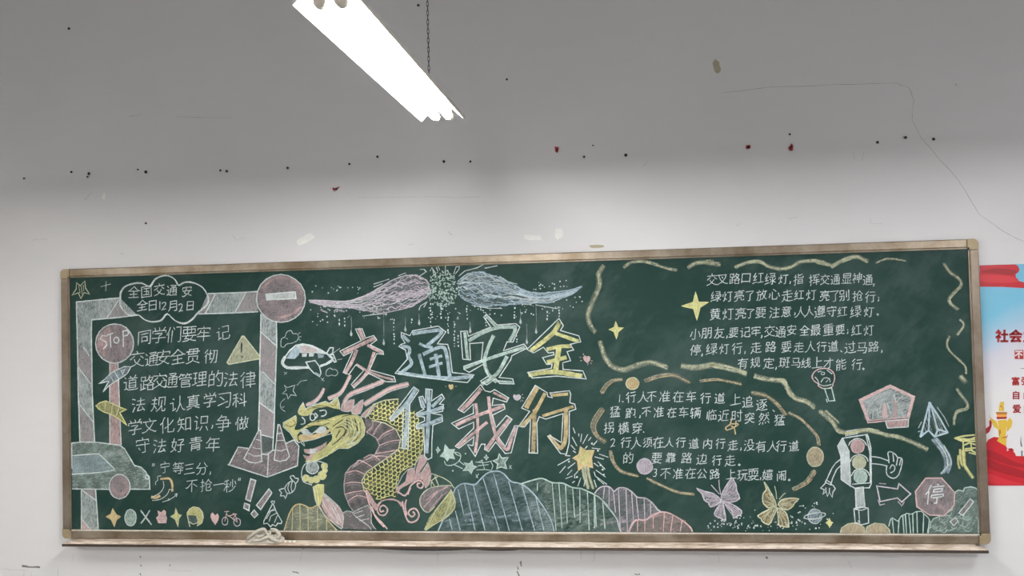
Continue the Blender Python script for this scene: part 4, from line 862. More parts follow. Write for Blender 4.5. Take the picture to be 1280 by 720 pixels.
D.lines('4 540,280 610,310 640,385 630,445 580,505 510,542 440,540 390,575 320,615 250,645 195,640', 1.4, 'l', .8)
for q in ('4 470,330 440,350 400,380/4 500,320 505,400 470,470', '4 560,320 575,400 540,470/4 600,350 600,420 560,480', '4 420,390 470,380 490,420 440,480 390,520/4 450,410 420,460'): D.lines(q, 1.5, 'k', .75, 3)
for k_, (r0, dd) in enumerate(((1.0, .7), (.82, .75), (.64, .8), (.46, .8))):
    P = [(350 + (455 + 150 * r0 * math.cos(a)) / 6, 470 + (415 + 105 * r0 * math.sin(a)) / 6) for a in [-1.25 + 2.5 * i / 8 for i in range(9)]]
    D.line(P, 1.3, 'k', dd * .75, False, 2, .5); D.line([(x - 1.6, y + .4) for x, y in P], 1.1, 'l', .8, False, 2, .4)
D.lines('4 280,345 330,325 380,335 430,318 480,300 540,288/4 200,350 250,345 290,335/4 205,375 260,372 320,368 370,352', 1.2, 'k', .6, 3)
D.lines('4 100,330 115,350 105,375/4 45,365 70,380 100,372/4 205,250 250,238 300,240/4 380,215 410,225 430,190', 1.2, 'k', .55, 3)
for x, y in ((60, 355), (85, 350), (75, 372), (160, 265), (185, 275), (210, 255), (300, 360), (250, 355), (405, 200), (420, 225)): D.dot(350 + x / 6, 470 + y / 6, 1.1, 'o', .6)
D.lines('4 480,340 420,372 395,400/4 530,310 545,390 500,480 420,530/4 585,340 590,420 530,500/4 350,600 430,530/4 300,350 380,335 460,305', 1.2, 'y', .85, 3)
for i in range(34):
    a = random.uniform(.1, 1.35); r = random.uniform(.45, .95); c0 = (350 + 470 / 6 , 470 + 400 / 6)
    D.line([(c0[0] + 26 * r * math.cos(a + k * .12 - .5), c0[1] + 23 * r * math.sin(a + k * .12 - .5)) for k in range(5)], random.uniform(.7, 1.2), random.choice('ykwy'), .5, False, 2, .3)
D.line(D.ell('4', 245, 308, 20, 26, 10), 1.4, 'w', .85, True); D.lines('4 262,280 280,295 270,315/4 300,262 335,255 348,275 335,298 312,302/4 165,310 185,330 185,355 160,362', 1.8, 'w', .8, 3)
D.line('4 195,212 245,232 300,222 370,232', 1.4, 'k', .6); D.line('4 150,350 215,372', 1.2, 'k', .5)
dr = D.done()
def sub(nm, lb=None, base=2): return Part(nm, lb, dr, base)
for q, w in (('4 328,100 300,150 255,195 205,215', 5.0), ('4 525,0 480,90 440,135 370,165', 5.6), ('4 770,40 640,92 540,130 500,165 475,220', 6.0), ('4 955,62 830,95 740,145 640,208', 6.4)):
    s = sub('horn', None, 3); s.broad(q, w, 'p', 1.0); P = tp(q)
    s.line([(x + .7, y + w * .46) for x, y in P], 1.1, 'w', .7, False, 4); s.line([(x - .4, y - w * .42) for x, y in P], .9, 'w', .4, False, 4); s.done()
s = sub('mane', 'pink chalk mane behind the dragon head', 3)
for q in ('4 460,255 482,205 558,178 535,262', '4 540,272 562,225 625,178 602,282', '4 610,300 650,255 720,205 660,300'): s.fo(q, 'p', .6, 'w', 1.0, .6, 50, 3)
s.done()
s = sub('belly', 'mauve segmented chalk belly')
q = '4 635,310 690,328 780,350 870,402 905,470 898,540 850,592 760,650 680,700 8 270,150 210,200 195,260 215,330 250,425 180,450 130,472 100,430 65,340 60,270 70,190 110,140 180,90 270,48 4 620,640 710,590 748,520 720,462 650,420 640,360'
s.fill(q, 'k', .35); s.fill(q, 'm', .27, 35)
s.lines('4 650,420 720,462 748,520 710,590 620,640 540,690 8 180,90 110,140 70,190 60,270 65,340 100,430 130,472/4 690,328 780,350 870,402 905,470 898,540 850,592 760,650', 1.4, 'm', .8)
for a in ('4 700,330 690,380 650,420', '4 760,350 720,400 700,440', '4 850,400 780,430 735,480', '4 895,480 820,490 750,520', '4 890,550 800,570 720,580', '4 830,610 740,600 640,630', '8 330,95 270,50 210,75', '8 270,140 180,92 150,120', '8 215,195 150,170 80,185', '8 195,262 120,255 62,270', '8 200,320 130,330 70,345', '8 225,370 160,355 90,400'):
    s.line(a, 1.5, 'p', .65, False, 3); s.line([(x, y + 3) for x, y in tp(a)], 1.6, 'm', .4, False, 3)
s.fill('8 55,480 120,480 180,540 240,580 270,612 50,605', 'm', .34, 20); s.fill('8 130,480 240,428 270,500 265,560 300,612 240,590 170,540', 'm', .36, 60)
s.lines('8 50,600 55,485 118,478 150,515 240,580 265,612/8 130,480 240,430 268,500 265,560 302,612/8 140,490 200,470/8 150,520 215,500/8 180,545 245,530', 1.2, 'w', .6, 2); s.done()
s = sub('scales', 'net of yellow chalk scales on dark board', 3)
q = '4 650,312 700,212 790,182 890,172 1 105,60 130,110 250,152 285,262 300,302 290,452 8 640,32 590,130 530,150 480,200 450,300 460,380 400,362 340,388 300,390 240,320 203,290 195,240 230,180 330,110 440,40 1 92,460 130,385 125,330 100,290 50,240 0,210 4 690,332'
s.fill(q, 'k', .35); s.fill(q, 'y', .10)
P = tp(q)
def inside(x, y):
    c = False
    for i in range(len(P)):
        (x1, y1), (x2, y2) = P[i], P[i - 1]
        if (y1 > y) != (y2 > y) and x < (x2 - x1) * (y - y1) / (y2 - y1) + x1: c = not c
    return c
row = 0; v = -150.0
while v < 150:                              # rows of U-shaped scales, each row shifted by half a scale
    u = -150.0 + (3.1 if row % 2 else 0)
    while u < 150:
        a = math.radians(-38); x, y = 490 + u * math.cos(a) - v * math.sin(a), 565 + u * math.sin(a) + v * math.cos(a)
        if inside(x, y):
            r = random.uniform(2.9, 3.4); b0 = a + random.uniform(-.25, .25)
            A = [(x + r * math.cos(b0 + math.pi * k / 6), y + r * 1.15 * math.sin(b0 + math.pi * k / 6)) for k in range(-1, 8)]
            s.line([p for p in A if inside(*p)] or A[:2], random.uniform(.95, 1.3), 'y', .85, False, 0, .25)
        u += 6.2
    v += 4.3; row += 1
s.lines('4 640,315 700,212 790,182 890,172/4 690,332 790,352 870,402 905,470 8 470,10 330,110 230,180 195,245 215,330/8 640,32 590,130', 1.5, 'l', .8); s.done()
s = sub('flame', 'pink chalk flames curling off the body', 4)
s.fill('8 640,50 672,65 682,100 645,152 622,190 600,200 588,150 540,160 520,250 450,300 465,345 480,310 540,275 610,240 650,240 670,300 700,270 716,190 690,108 665,150 640,182 610,205 600,160', 'p', .6, 60, 2)
s.fill('8 225,305 255,340 290,400 312,420 335,395 380,382 430,378 480,400 500,420 490,440 460,400 400,390 350,400 320,440 300,470 265,420 240,390', 'p', .62, 60, 2)
s.lines('8 540,345 560,285 600,250 635,245 655,275 640,300 615,292 612,270 630,262/8 225,320 250,420 290,500 345,560 385,605/8 270,440 300,520 360,590/8 500,400 512,470 545,550 600,545 625,500 600,455 560,460 545,490 570,515 592,495 580,478/8 330,410 310,460 330,500 370,500 388,460 360,430 330,445 335,475 358,470/8 470,330 520,355 560,300/8 530,390 520,430 530,500', 2.2, 'p', .8, 3)
s.lines('8 640,50 600,110 590,155/8 588,150 540,160 500,205 452,300/8 690,110 640,182 610,205/8 716,190 700,270 672,300', 1.1, 'w', .6); s.done()
s = sub('tail', 'mauve and yellow chalk leaf-shaped tail', 3)
s.fill('8 630,380 660,330 720,295 855,278 862,310 800,370 740,440 700,482 660,470 632,425', 'm', .42, 60); s.fill('8 862,312 892,380 892,450 830,520 740,570 672,615 660,610 700,520 760,440 810,375', 'y', .42, 50)
s.lines('8 632,425 630,380 660,330 720,295 855,278 888,300/8 632,425 660,470 700,482 740,440/8 862,310 892,380 892,450 830,520 740,570 672,618/8 865,320 800,400 740,480 700,560 668,612/8 712,190 800,220 860,260 885,300/8 712,240 740,285/8 740,210 770,280/8 715,290 720,240 760,215', 1.3, 'l', .75, 2)
s.lines('8 660,440 760,330 840,290/8 680,390 760,320/8 700,470 800,350', 1.3, 'p', .6); s.done()
s = sub('arm', 'yellow chalk arm with bead-like claws', 4)
s.fill('Q 308,290 345,268 392,272 392,330 362,432 335,418', 'y', .75); s.broad('Q 330,290 345,340 350,420', 4, 'y', 1.0)
for x, y, r in ((255, 225, 26), (295, 240, 24), (335, 235, 27), (378, 205, 32), (395, 135, 24), (398, 168, 20)): s.fo(s.ell('Q', x, y, r, r, 10), 'y', .75, 'l', 1.0)
s.lines('Q 225,215 225,170 245,125 290,102 350,100 390,108/Q 225,215 240,255 300,275/Q 310,290 325,380 340,425', 1.3, 'w', .75, 3); s.done()
s = sub('pearl', 'grey chalk ball in the claw', 5); q = s.ell('Q', 305, 147, 47, 46, 18); s.fo(q, 'w', .42, 'w', 1.2); s.done()
s = sub('thigh', 'pink chalk thigh streaked with white', 4)
s.fill('Q 385,335 450,392 510,450 535,520 525,592 450,550 395,480 372,430', 'p', .62, 55); s.lines('Q 385,335 450,388 510,448 537,520 525,598/Q 345,425 395,500 460,560 525,605/Q 390,350 440,430 500,540/Q 380,390 420,470 500,570/Q 400,360 470,440 520,560', 1.4, 'w', .7, 2); s.done()

# --- hills along the bottom
def hill(lb, c, d, oc, q, lines_, base):
    s = Part('chalk_hill', lb, base=base); s.fill(q, c, d, 15); P = tp(q)
    s.line(P[:-2], 1.8, oc, .75, False, 3)
    for a in lines_.split('/'): s.line(a, 1.3, oc, .7)
    for i in range(9):
        x = random.uniform(min(p[0] for p in P) + 12, max(p[0] for p in P) - 14); y = random.uniform(640, 656)
        s.broad([(x - 6, y + 1), (x, y), (x + 7, y - 1)], random.uniform(2, 5), c, .22)
    s.done()
hill('olive chalk hill with upright lines behind the dragon leg', 'l', .27, 'o', 'Q 90,622 130,490 175,428 230,425 290,450 350,432 400,520 490,622 300,624 91,624', 'Q 155,450 150,620/Q 210,425 213,620/Q 270,445 273,620/Q 340,440 342,620/Q 408,540 410,620', 0)
hill('green chalk hill with upright lines right of the blue hill', 'g', .12, 'g', 'S 300,270 400,240 470,230 540,260 620,265 690,295 760,305 830,335 890,370 960,430 T 80,400 150,480 200,560 215,628 100,630 S 400,632', 'S 540,262 570,620/S 592,268 615,600/S 640,270 655,560/S 695,295 710,520/S 748,305 752,560/S 805,325 818,615/S 860,350 870,590/S 920,400 938,600/T 15,350 20,600/T 78,410 98,600/S 430,265 432,320', 0)
hill('blue chalk hill with slanting lines, tallest of the row', 'b', .11, 'b', 'R 585,622 640,500 690,370 720,300 780,265 860,275 910,230 S 60,185 130,172 180,195 235,250 310,270 380,320 440,390 500,480 540,560 555,625 400,628 R 600,624', 'R 735,310 778,500/R 785,270 865,615/R 850,280 940,615/S 25,230 145,618/S 105,195 220,618/S 215,250 316,618/S 315,280 410,618/S 418,370 480,618/S 0,470 38,615/R 715,470 750,615/R 670,530 692,615', 1)
hill('violet chalk hill with upright lines', 'v', .2, 'v', 'T 20,340 55,300 100,285 140,300 165,325 200,300 250,300 300,330 340,370 400,375 450,410 490,460 508,482 440,520 400,540 330,542 290,600 272,628 215,628 190,540 130,450 60,372', 'T 95,290 85,380/T 130,300 128,440/T 160,325 175,480/T 200,302 213,600/T 255,302 265,620/T 297,330 310,540/T 333,370 348,535/T 390,378 396,535/T 438,405 440,515', 1)
hill('low pink chalk hill at the right end of the hills', 'p', .24, 'p', 'T 280,628 292,575 330,540 400,540 440,510 510,482 570,485 640,520 700,560 740,600 752,630 600,632 290,632', 'T 342,540 340,625/T 398,542 395,625/T 460,505 458,600/T 542,485 533,625/T 608,505 590,628/T 675,545 660,625', 2)

# --- golden star firework
s = Part('chalk_firework', 'golden chalk star bursting with white rays right of the title', base=3)
for q in ('5 545,520 560,600 600,720', '5 600,520 612,600 650,720', '5 570,510 585,640 600,700'): s.broad(q, 4.5, 'l', .7)
s.fill('5 520,300 580,342 668,338 640,420 652,522 570,500 500,552 490,450 440,420 505,380', 'o', .82); s.fill('5 530,310 575,350 640,345 610,420 625,490 560,470 515,500 520,440 490,410 525,385', 'y', .5)
s.lines('5 500,700 528,620/5 560,700 572,640/5 660,640 682,712/5 445,215 488,295/5 430,290 470,335/5 540,180 528,255/5 597,182 550,275/5 630,215 605,245/5 690,250 655,290/5 590,300 572,325/5 720,330 640,320/5 715,380 800,412/5 668,408 755,430/5 660,470 705,502/5 700,455 770,530/5 680,540 775,608/5 660,560 672,598 785,680/5 700,630 760,680/5 495,555 465,590 470,620/5 440,540 392,588/5 470,470 400,520/5 415,425 300,490/5 375,505 318,565/5 440,600 380,625/5 465,650 445,668/5 375,392 420,400/5 508,175 510,200/5 450,118 470,170/5 450,350 480,365', 1.2, 'w', .8)
for x, y in ((747, 535), (757, 586), (700, 345), (725, 490), (640, 275), (490, 610), (410, 455)): s.dot(660 + x / 8, 520 + y / 8, 1.3, 'w', .85)
s.done()
# --- shooting stars
s = Part('chalk_star', 'mint filled chalk star below the title with a swirl', base=3); s.fo('1 460,395 490,430 532,430 518,465 532,502 492,495 475,517 455,490 422,480 450,448', 'g', .75, 'g', 1.0)
s.lines('1 452,518 470,548 520,545 565,515 578,480 560,455 530,452 545,470 572,480/1 520,540 590,575/1 560,515 600,545', 1.2, 'g', .8, 3); s.done()
s = Part('chalk_star', 'mint chalk star, middle one of the three under the title', base=3); s.fo('1 660,515 667,550 697,560 667,580 655,612 635,585 593,590 620,560 600,530 640,540', 'g', .6, 'g', 1.2)
s.lines('1 690,525 760,530 810,518/1 695,585 760,582 805,588/1 705,552 785,545/1 735,510 755,580/1 715,520 740,512/1 800,520 818,550 808,585', 1.0, 'g', .75); s.done()
s = Part('chalk_star', 'outlined mint chalk star, right one of the three under the title', base=3); s.fo('1 865,465 885,495 932,490 908,530 922,575 875,560 845,577 855,535 820,515 855,500', 'g', .4, 'g', 1.5)
s.lines('1 940,550 955,575/1 955,550 940,572/1 690,620 705,645/1 710,615 690,640', .9, 'g', .7); s.done()
s = Part('chalk_sparkle', 'small mint chalk sparkles around the three stars', base=3)
for q in ('1 768,470 775,485 785,490 775,497 768,512 762,497 750,490 762,484', '1 405,410 412,430 422,435 412,442 402,460 398,440 390,432 400,428'): s.fo(q, 'g', .5, 'g', .9)
s.dot(480 + 612 / 6, 490 + 462 / 6, 1.0, 'g'); s.dot(480 + 517 / 6, 490 + 590 / 6, 1.1, 'g'); s.done()

# --- straw coloured ribbons winding round the two bubbles
def rib(lb, *segs, base=1):
    s = Part('chalk_ribbon', lb, base=base)
    for q, w, d in segs:
        s.broad(q, w, 'l', d * .62); P = tp(q)
        C = catmull(P, 6, False)
        for i in range(3 + len(P) // 2):
            a = random.randrange(0, max(1, len(C) - 5)); n = random.randint(4, 10); o = random.uniform(-.45, .45) * w
            s.line([(x + o * .6 + random.uniform(-.3, .3), y + o * .8) for x, y in C[a:a + n]], random.uniform(.6, 1.3), 'l', .55 * min(1, d * 1.5), False, 0, .1)
        s.broad([(x + random.uniform(-1, 1) * w * .3, y + random.uniform(-1, 1) * w * .3) for x, y in P], w * .6, 'l', d * .7)
    s.done()
rib('straw chalk ribbon down the left of the top bubble', ('U 190,110 145,180 150,290 80,470 40,600 70,710 V 105,110', 8, .5), ('V 165,230 210,370 290,465 400,498 530,458 650,425 740,440 820,475', 8, .55))
rib('straw chalk ribbon waving along the top of the top bubble', ('U 400,110 480,65 600,55 720,85 850,130 920,140', 5, .5), ('U 1050,110 1130,70 1280,58 X 100,65 230,85', 6.5, .6), ('X 400,110 520,65 640,60 720,100 840,130 950,110 1040,60 1180,48 1280,60 b 100,140 250,178', 5.5, .75), ('b 240,182 360,120 480,88 590,130', 6, .75), ('b 680,148 800,110 970,125', 3, .4))
rib('straw chalk ribbon under the top bubble', ('V 990,460 1120,480 1280,450 Y 180,530 330,560 490,610', 8, .75), ('Y 600,640 720,672 850,688 Z 890,0 940,80 1000,145 1100,170 1170,225', 7, .75))
rib('straw chalk ribbon winding down the right edge', ('f 480,240 540,325 620,380 650,450 590,520 530,590 550,640 610,690', 5, .55), ('g 640,80 678,130 615,225', 3.4, .7), ('g 530,245 508,320 540,390 620,470 690,540 700,610', 3.4, .65), ('g 650,650 690,700', 7, .5), ('h 615,50 650,110 700,180 710,240 600,290 580,400', 4.5, .55))
rib('straw chalk ribbon above the traffic light', ('d 130,280 240,380 310,465 420,480 600,462 790,512 900,530 1060,590 1180,650', 6.5, .6), ('d 180,270 300,380', 4, .4), ('d 480,480 600,455 700,470', 4, .6))
def arc(lb, *segs):
    s = Part('chalk_arc', lb, base=1)
    for q, w, d in segs:
        s.broad(q, w, 't', d * .75); P = tp(q)
        s.line([(x + w * .42, y + w * .2) for x, y in P], 1.0, 'o', .5, False, 5); s.line([(x - w * .42, y - w * .2) for x, y in P], .9, 'l', .4, False, 5)
    s.done()
arc('brownish chalk arc at the upper left of the lower bubble', ('V 180,725 225,650 290,605 370,595', 5, .6))
arc('brownish chalk crescent at the left of the lower bubble', ('W 180,255 110,360 95,440 130,520 200,570', 7, .5))
arc('short brownish chalk arc at the lower left of the bubble', ('T 140,28 160,105 220,175 335,208', 5, .65))
arc('brownish chalk arc over the top of the lower bubble', ('V 620,605 750,562 900,550 1040,620', 6, .55))
arc('short brownish chalk arc above the rules', ('Y 50,690 200,675 330,695 440,720', 4.5, .55))
arc('brownish chalk arc at the upper right of the lower bubble', ('Z 570,90 680,110 790,180 890,300', 6, .5))
arc('brownish chalk arc at the right of the lower bubble', ('Z 935,290 1040,345 1150,450 1215,530 1225,605', 4.5, .6))
arc('brownish chalk arc at the lower right above the butterfly', ('a 735,308 830,255 885,175', 6, .65))
arc('straw chalk arc at the bottom of the lower bubble', ('T 418,230 540,290 650,332 757,345', 4.5, .7))
for lb, f, x, y, rx, ry, c in (('round golden chalk ball at the top left of the lower bubble', 'V', 485, 635, 66, 60, 'o'), ('round violet chalk ball between the third and fourth rule lines', 'T', 395, 137, 59, 58, 'v'), ('round tan chalk ball at the right of the lower bubble', 'a', 893, 66, 62, 74, 't')):
    s = Part('chalk_ball', lb, base=3); q = s.ell(f, x, y, rx, ry); s.fo(q, c, .62, 'l' if c != 'v' else 'v', 1.2, .7); s.broad(s.ell(f, x, y, rx * .55, ry * .55, 9), 5, c, .6); s.done()
s = Part('chalk_scribble', 'orange chalk scribble between the rule lines', base=1); s.lines('Z 350,345 345,400 300,430 310,462 400,425 425,405/Z 360,400 420,395/Z 350,420 380,440 395,500/Z 400,370 395,420', 1.6, 'o', .85, 2); s.done()
for lb, q in (('yellow four-pointed chalk sparkle right of the top bubble ribbon, the larger one', 'U 1115,360 1145,460 1245,463 1160,515 1130,640 1095,525 975,500 1090,462'), ('smaller yellow four-pointed chalk sparkle inside the top bubble', 'V 315,15 340,75 395,78 345,120 325,190 300,115 250,97 300,75')):
    s = Part('chalk_sparkle', lb, base=2); s.fo(q, 'y', .75, 'y', 1.1); s.done()
# --- right hand drawings
s = Part('chalk_lollipop_tree', 'round pink outlined chalk tree on a white stem', base=2)
s.line('c 105,720 60,690 42,640 80,585 150,562 220,575 262,620 265,680 245,720 d 250,10 225,35 150,45 100,15', 1.5, 'p', .8, True, 3); s.lines('c 70,650 100,690 105,720/c 100,600 130,590/c 190,580 240,620/c 130,700 160,660 210,665 220,700/c 180,700 200,680/d 110,0 160,20 230,5', 1.1, 'w', .75, 2); s.line(s.ell('c', 148, 615, 17, 15, 9), 1.0, 'w', .7, True)
s.lines('d 165,48 205,172 265,165 235,38/d 155,45 240,40/d 180,150 190,180', 1.4, 'g', .8); s.done()
s = Part('chalk_crossing_sign', 'pink framed five-sided chalk sign of a grey zebra crossing', base=2)
q = 'd 820,10 1070,125 1010,350 595,388 505,160'; s.fill(q, 'k', .4); s.fill(q, 'w', .40, 25); s.fill('d 750,200 775,200 800,335 740,340', 'p', .7); s.fill('d 850,140 890,180 890,330 840,335 860,230', 'p', .45)
s.broad('d 580,340 620,200 700,120 800,90', 6, 'w', .35); s.lines('d 650,260 645,345/d 690,250 705,335/d 730,190 715,290/d 790,190 830,310/d 860,110 880,180 940,120/d 900,200 950,320', 1.5, 'w', .6); s.lines('d 640,290 635,345/d 770,170 800,180', 1.4, 'k', .5)
P = tp(q); cx, cy = sum(p[0] for p in P) / 5, sum(p[1] for p in P) / 5
s.line([(cx + (x - cx) * .94, cy + (y - cy) * .94) for x, y in P], 4.0, 'p', .78, True); s.fo('d 772,370 1005,355 1000,430 795,440', 'p', .55, 'w', 1.3); s.line('d 600,372 1000,340', 1.2, 'k', .7); s.done()
s = Part('chalk_paper_plane', 'blue outlined chalk paper plane pointing up', base=2)
s.hatch('h 335,185 245,525 325,465 385,525 515,485', 70, 3.0, 1.0, 'w', .4, .6, .8)
s.lines('h 335,185 290,345 245,525/h 335,185 325,470/h 340,190 410,450/h 335,185 430,330 515,485/h 245,525 325,465 385,525 515,485/h 385,525 420,455 515,482', 2.3, 'b', .9); s.lines('h 410,230 480,330 525,420/h 225,440 255,380/h 220,480 240,470', 1.2, 'w', .5); s.done()
s = Part('chalk_trail', 'pale blue chalk trail curving below the paper plane', base=1)
for a, w in (('6 530,475 600,560 630,640 620,700 7 580,130', 4), ('6 545,470 625,570 650,650 630,720 7 625,80', 4), ('6 515,480 590,580 610,660 600,720', 4)): s.broad(a, w, 'b', .55)
s.lines('6 540,480 610,580 628,680/6 600,520 650,620 652,670/7 640,60 578,130', 1.2, 'w', .7, 3); s.done()
s = Part('chalk_comet', 'yellow scribbled chalk comet cut by the right frame', base=2)
s.lines('6 680,466 745,450 835,441/6 680,466 745,492 835,460/6 700,470 830,475/6 720,485 832,490/6 742,490 745,560 800,555/6 745,520 790,500 835,515/6 760,545 835,540/6 790,575 835,585/6 800,500 810,560 838,575', 2.0, 'y', .8)
for a, w in (('6 720,555 725,640 7 740,70', 4), ('6 745,565 750,640 7 760,80 812,158', 5), ('6 705,600 705,650 715,690', 3)): s.broad(a, w, 'y', .75)
s.line('6 735,560 750,660 7 770,90 812,158', 1.3, 'y', .8, False, 3); s.done()
# --- traffic light figure
L_ = Part('chalk_traffic_light', 'chalk traffic light figure with arms, hands and brown shoes', base=3)
L_.fill('d 345,540 295,620 325,720 e 250,235 322,288 315,200 302,20 300,0', 'w', .72)
L_.fill('d 375,470 490,448 500,500 370,525', 'w', .5); L_.broad('d 375,495 490,475', 4, 'y', .5)
L_.lines('d 345,540 590,505 618,600 628,720 e 475,265 460,298 350,302 322,285/d 345,540 295,620 325,720 e 250,235 322,288/d 350,545 400,650 e 305,20 318,265/d 580,515 600,610 e 462,30 467,262 330,272/d 600,520 628,640 e 470,30', 1.5)
lg = L_.done()
for lb, f, x, y, r, c in (('red lamp of the chalk traffic light', 'd', 495, 625, 66, 'p'), ('yellow-green lamp of the chalk traffic light', 'e', 382, 108, 50, 'l'), ('pale green lamp of the chalk traffic light', 'e', 393, 215, 50, 'g')):
    s = Part('signal_lamp', lb, lg, 4); q = s.ell(f, x, y, r, r, 16); s.fo(q, c, .62, c, 1.2); k = ORG[f][2] / 6
    s.line([(ORG[f][0] + (x + r * 1.35 * math.cos(a)) / ORG[f][2], ORG[f][1] + (y + r * 1.2 * math.sin(a)) / ORG[f][2]) for a in [math.pi * (1.05 + .9 * i / 8) for i in range(9)]], 1.5, 'w', .8); s.done()
s = Part('arm', 'left chalk arm hanging down', lg, 3); s.lines('e 240,85 205,112 180,150 155,200 140,240/e 245,130 215,160 200,190 185,225 175,258', 1.4); s.lines('e 135,238 175,262 172,275 130,258 135,238/e 130,262 95,300 120,312 112,345 135,325 145,362 160,330 180,367 186,330 205,305 190,280 168,270/e 135,300 132,325/e 160,300 160,330', 1.4); s.done()
s = Part('arm', 'right chalk arm with a raised hand', lg, 3); s.lines('e 475,65 540,72 605,98/e 475,115 540,122 592,135/e 590,135 585,180 600,210 640,226 680,200 705,115 700,75 672,70 658,52 635,35 612,28 598,40 605,75 605,110/e 635,42 640,100/e 672,72 660,130/e 695,85 685,130/e 612,152 630,125 650,140 645,170 618,186', 1.4, 'w', .8, 2); s.done()
s = Part('pole', 'pale chalk pole on a dark sleeve', lg, 2); s.fo('e 355,300 412,295 425,445 360,450', 'w', .58); s.lines('e 345,455 400,468 450,450 455,560 405,575 355,562 345,455/e 345,455 390,442 450,450/e 380,470 385,560/e 375,545 390,560', 1.4); s.done()
s = Part('shoe', None, lg, 2); s.fo('e 240,642 250,600 300,568 370,558 425,600 425,642', 't', .72, 'l', 1.3, .8); s.done()
s = Part('shoe', None, lg, 2); s.fo('e 430,642 440,590 500,562 570,572 610,612 617,642', 't', .72, 'l', 1.3, .8); s.done()
s = Part('chalk_arrow', 'pinkish outlined chalk arrow pointing at the octagon', base=2); s.line('e 515,285 670,305 680,268 770,345 702,405 670,375 540,400', 1.7, 'v', .85, True); s.lines('e 525,390 540,428 575,420/e 675,400 703,432 720,405/e 535,265 582,270', 1.3, 'v', .7); s.done()
s = Part('chalk_bush', 'white outlined chalk bush with upright stripes', base=1)
s.lines('7 185,525 200,475 212,462 255,490 280,450 320,430 358,435 390,418 430,415 480,460 500,500/7 210,465 222,578/7 262,480 255,578/7 290,445 298,578/7 308,435 320,578/7 335,435 350,578/7 365,430 368,578/7 395,420 400,578/7 447,435 442,578/7 490,480 480,578', 1.4, 'g', .8); s.done()
s = Part('chalk_bush', 'mint filled chalk bush in the bottom right corner', base=1); q = '7 475,578 480,550 500,535 498,505 520,470 560,455 600,440 660,400 680,272 710,255 742,262 755,240 800,230 840,240 858,262 858,578'
s.fill(q, 'g', .24, 40); s.line(q, 1.5, 'g', .7)
for i in range(16):
    x, y = random.uniform(1168, 1218), random.uniform(638, 664); s.line(s.ell('_', x, y, random.uniform(3, 6), random.uniform(2, 4), 8)[:6], 1.0, 'g', .5)
s.done()
s = Part('chalk_exclamation_mark', 'pinkish chalk exclamation mark leaning over the corner bush', base=3); s.fo('7 795,320 820,342 740,445 712,425', 'm', .5, 'w', 1.3); s.fo('7 680,462 705,490 672,522 645,492', 'm', .45, 'w', 1.2); s.done()
s = Part('chalk_octagon_sign', 'mauve octagonal chalk stop sign with a white character', base=4); q = '7 460,165 580,163 680,275 675,370 600,445 490,440 395,380 385,265'
s.fill(q, 'k', .6); s.fo(q, 'm', .55, 'p', 1.6, .85); s.broad('7 440,230 520,330 600,400', 6, 'p', .2); s.glyph('停', 1080 + 530 / 6, 570 + 285 / 6, 25, 1.9, 'w', .9); s.done()
# --- butterflies, planet, star dust
def butterfly(lb, c, oc, wings, feelers, veins):
    s = Part('chalk_butterfly', lb, base=3); s.k = 0; s.lines(feelers, 1.1, oc, .8); s.lines(veins, 1.1, oc, .65); o = s.done()
    for w in wings:
        b = Part('wing', None, o, 2); b.fill(w, c, .36, 60); b.line(w, 1.5, oc, .85, True, 2)
        P = tp(w); gx, gy = P[0]
        for k in range(1, len(P) - 1):
            for f in (.75, .9): b.line([(gx + (P[k][0] - gx) * .2, gy + (P[k][1] - gy) * .2), (gx + (P[k][0] - gx) * f + random.uniform(-1, 1), gy + (P[k][1] - gy) * f + random.uniform(-1, 1))], 1.0, oc, .55)
        b.done()
butterfly('violet chalk butterfly under the rules, left of the two', 'v', 'v', ('a 188,390 195,345 220,290 270,225 285,245 300,280 305,320 328,380 270,405 205,400', 'a 186,388 130,342 60,325 5,302 35,330 48,350 62,390 90,410 110,440 160,420', 'a 190,405 160,450 145,475 140,505 180,525 222,540 215,480 202,412', 'a 205,405 270,420 340,470 332,500 315,508 280,525 268,470'),
          'a 186,350 175,290 170,240/a 175,345 150,315 115,278', 'a 190,390 198,412')
butterfly('golden chalk butterfly under the rules, right of the two', 'o', 'l', ('a 600,425 570,350 512,252 528,310 505,340 500,400 520,430 545,450 585,432', 'a 618,422 640,390 700,375 768,380 738,412 725,435 690,462 650,455', 'a 590,442 540,462 465,507 490,530 492,545 545,575 575,530 602,462', 'a 610,450 670,480 688,525 695,590 650,585 620,578 615,510'),
          'a 605,380 600,330 590,285/a 625,385 650,355 668,338', 'a 605,425 605,460')
s = Part('chalk_planet', 'pale blue chalk ringed planet beside the shoes', base=2); s.fo(s.ell('0', 985, 322, 62, 66), 'b', .42, 'w', 1.1, .6); s.line(s.ell('0', 985, 318, 96, 26, 20, -8), 1.3, 'w', .75, True); s.done()
s = Part('chalk_sparkle', 'small yellow chalk sparkle beside the planet', base=2); s.fill('0 1115,335 1128,365 1150,378 1128,395 1118,428 1100,398 1078,380 1100,362', 'y', .8); s.done()
s = Part('chalk_dust_dots', 'scattered white chalk dots below the butterflies', base=1)
for i in range(120):
    x = random.uniform(884, 1000); y = 654 + random.gauss(0, 6)
    if y < 664: s.dot(x, y, random.uniform(.4, 1.1), 'w', .8, random.uniform(.8, 1.6))
for i in range(26):
    a = random.uniform(0, 6.3); r = random.uniform(13, 26); x, y = 1018 + r * math.cos(a), 646 + r * .75 * math.sin(a)
    if y < 664: s.dot(x, y, random.uniform(.6, 1.3), 'w', .8)
s.done()['kind'] = 'stuff'
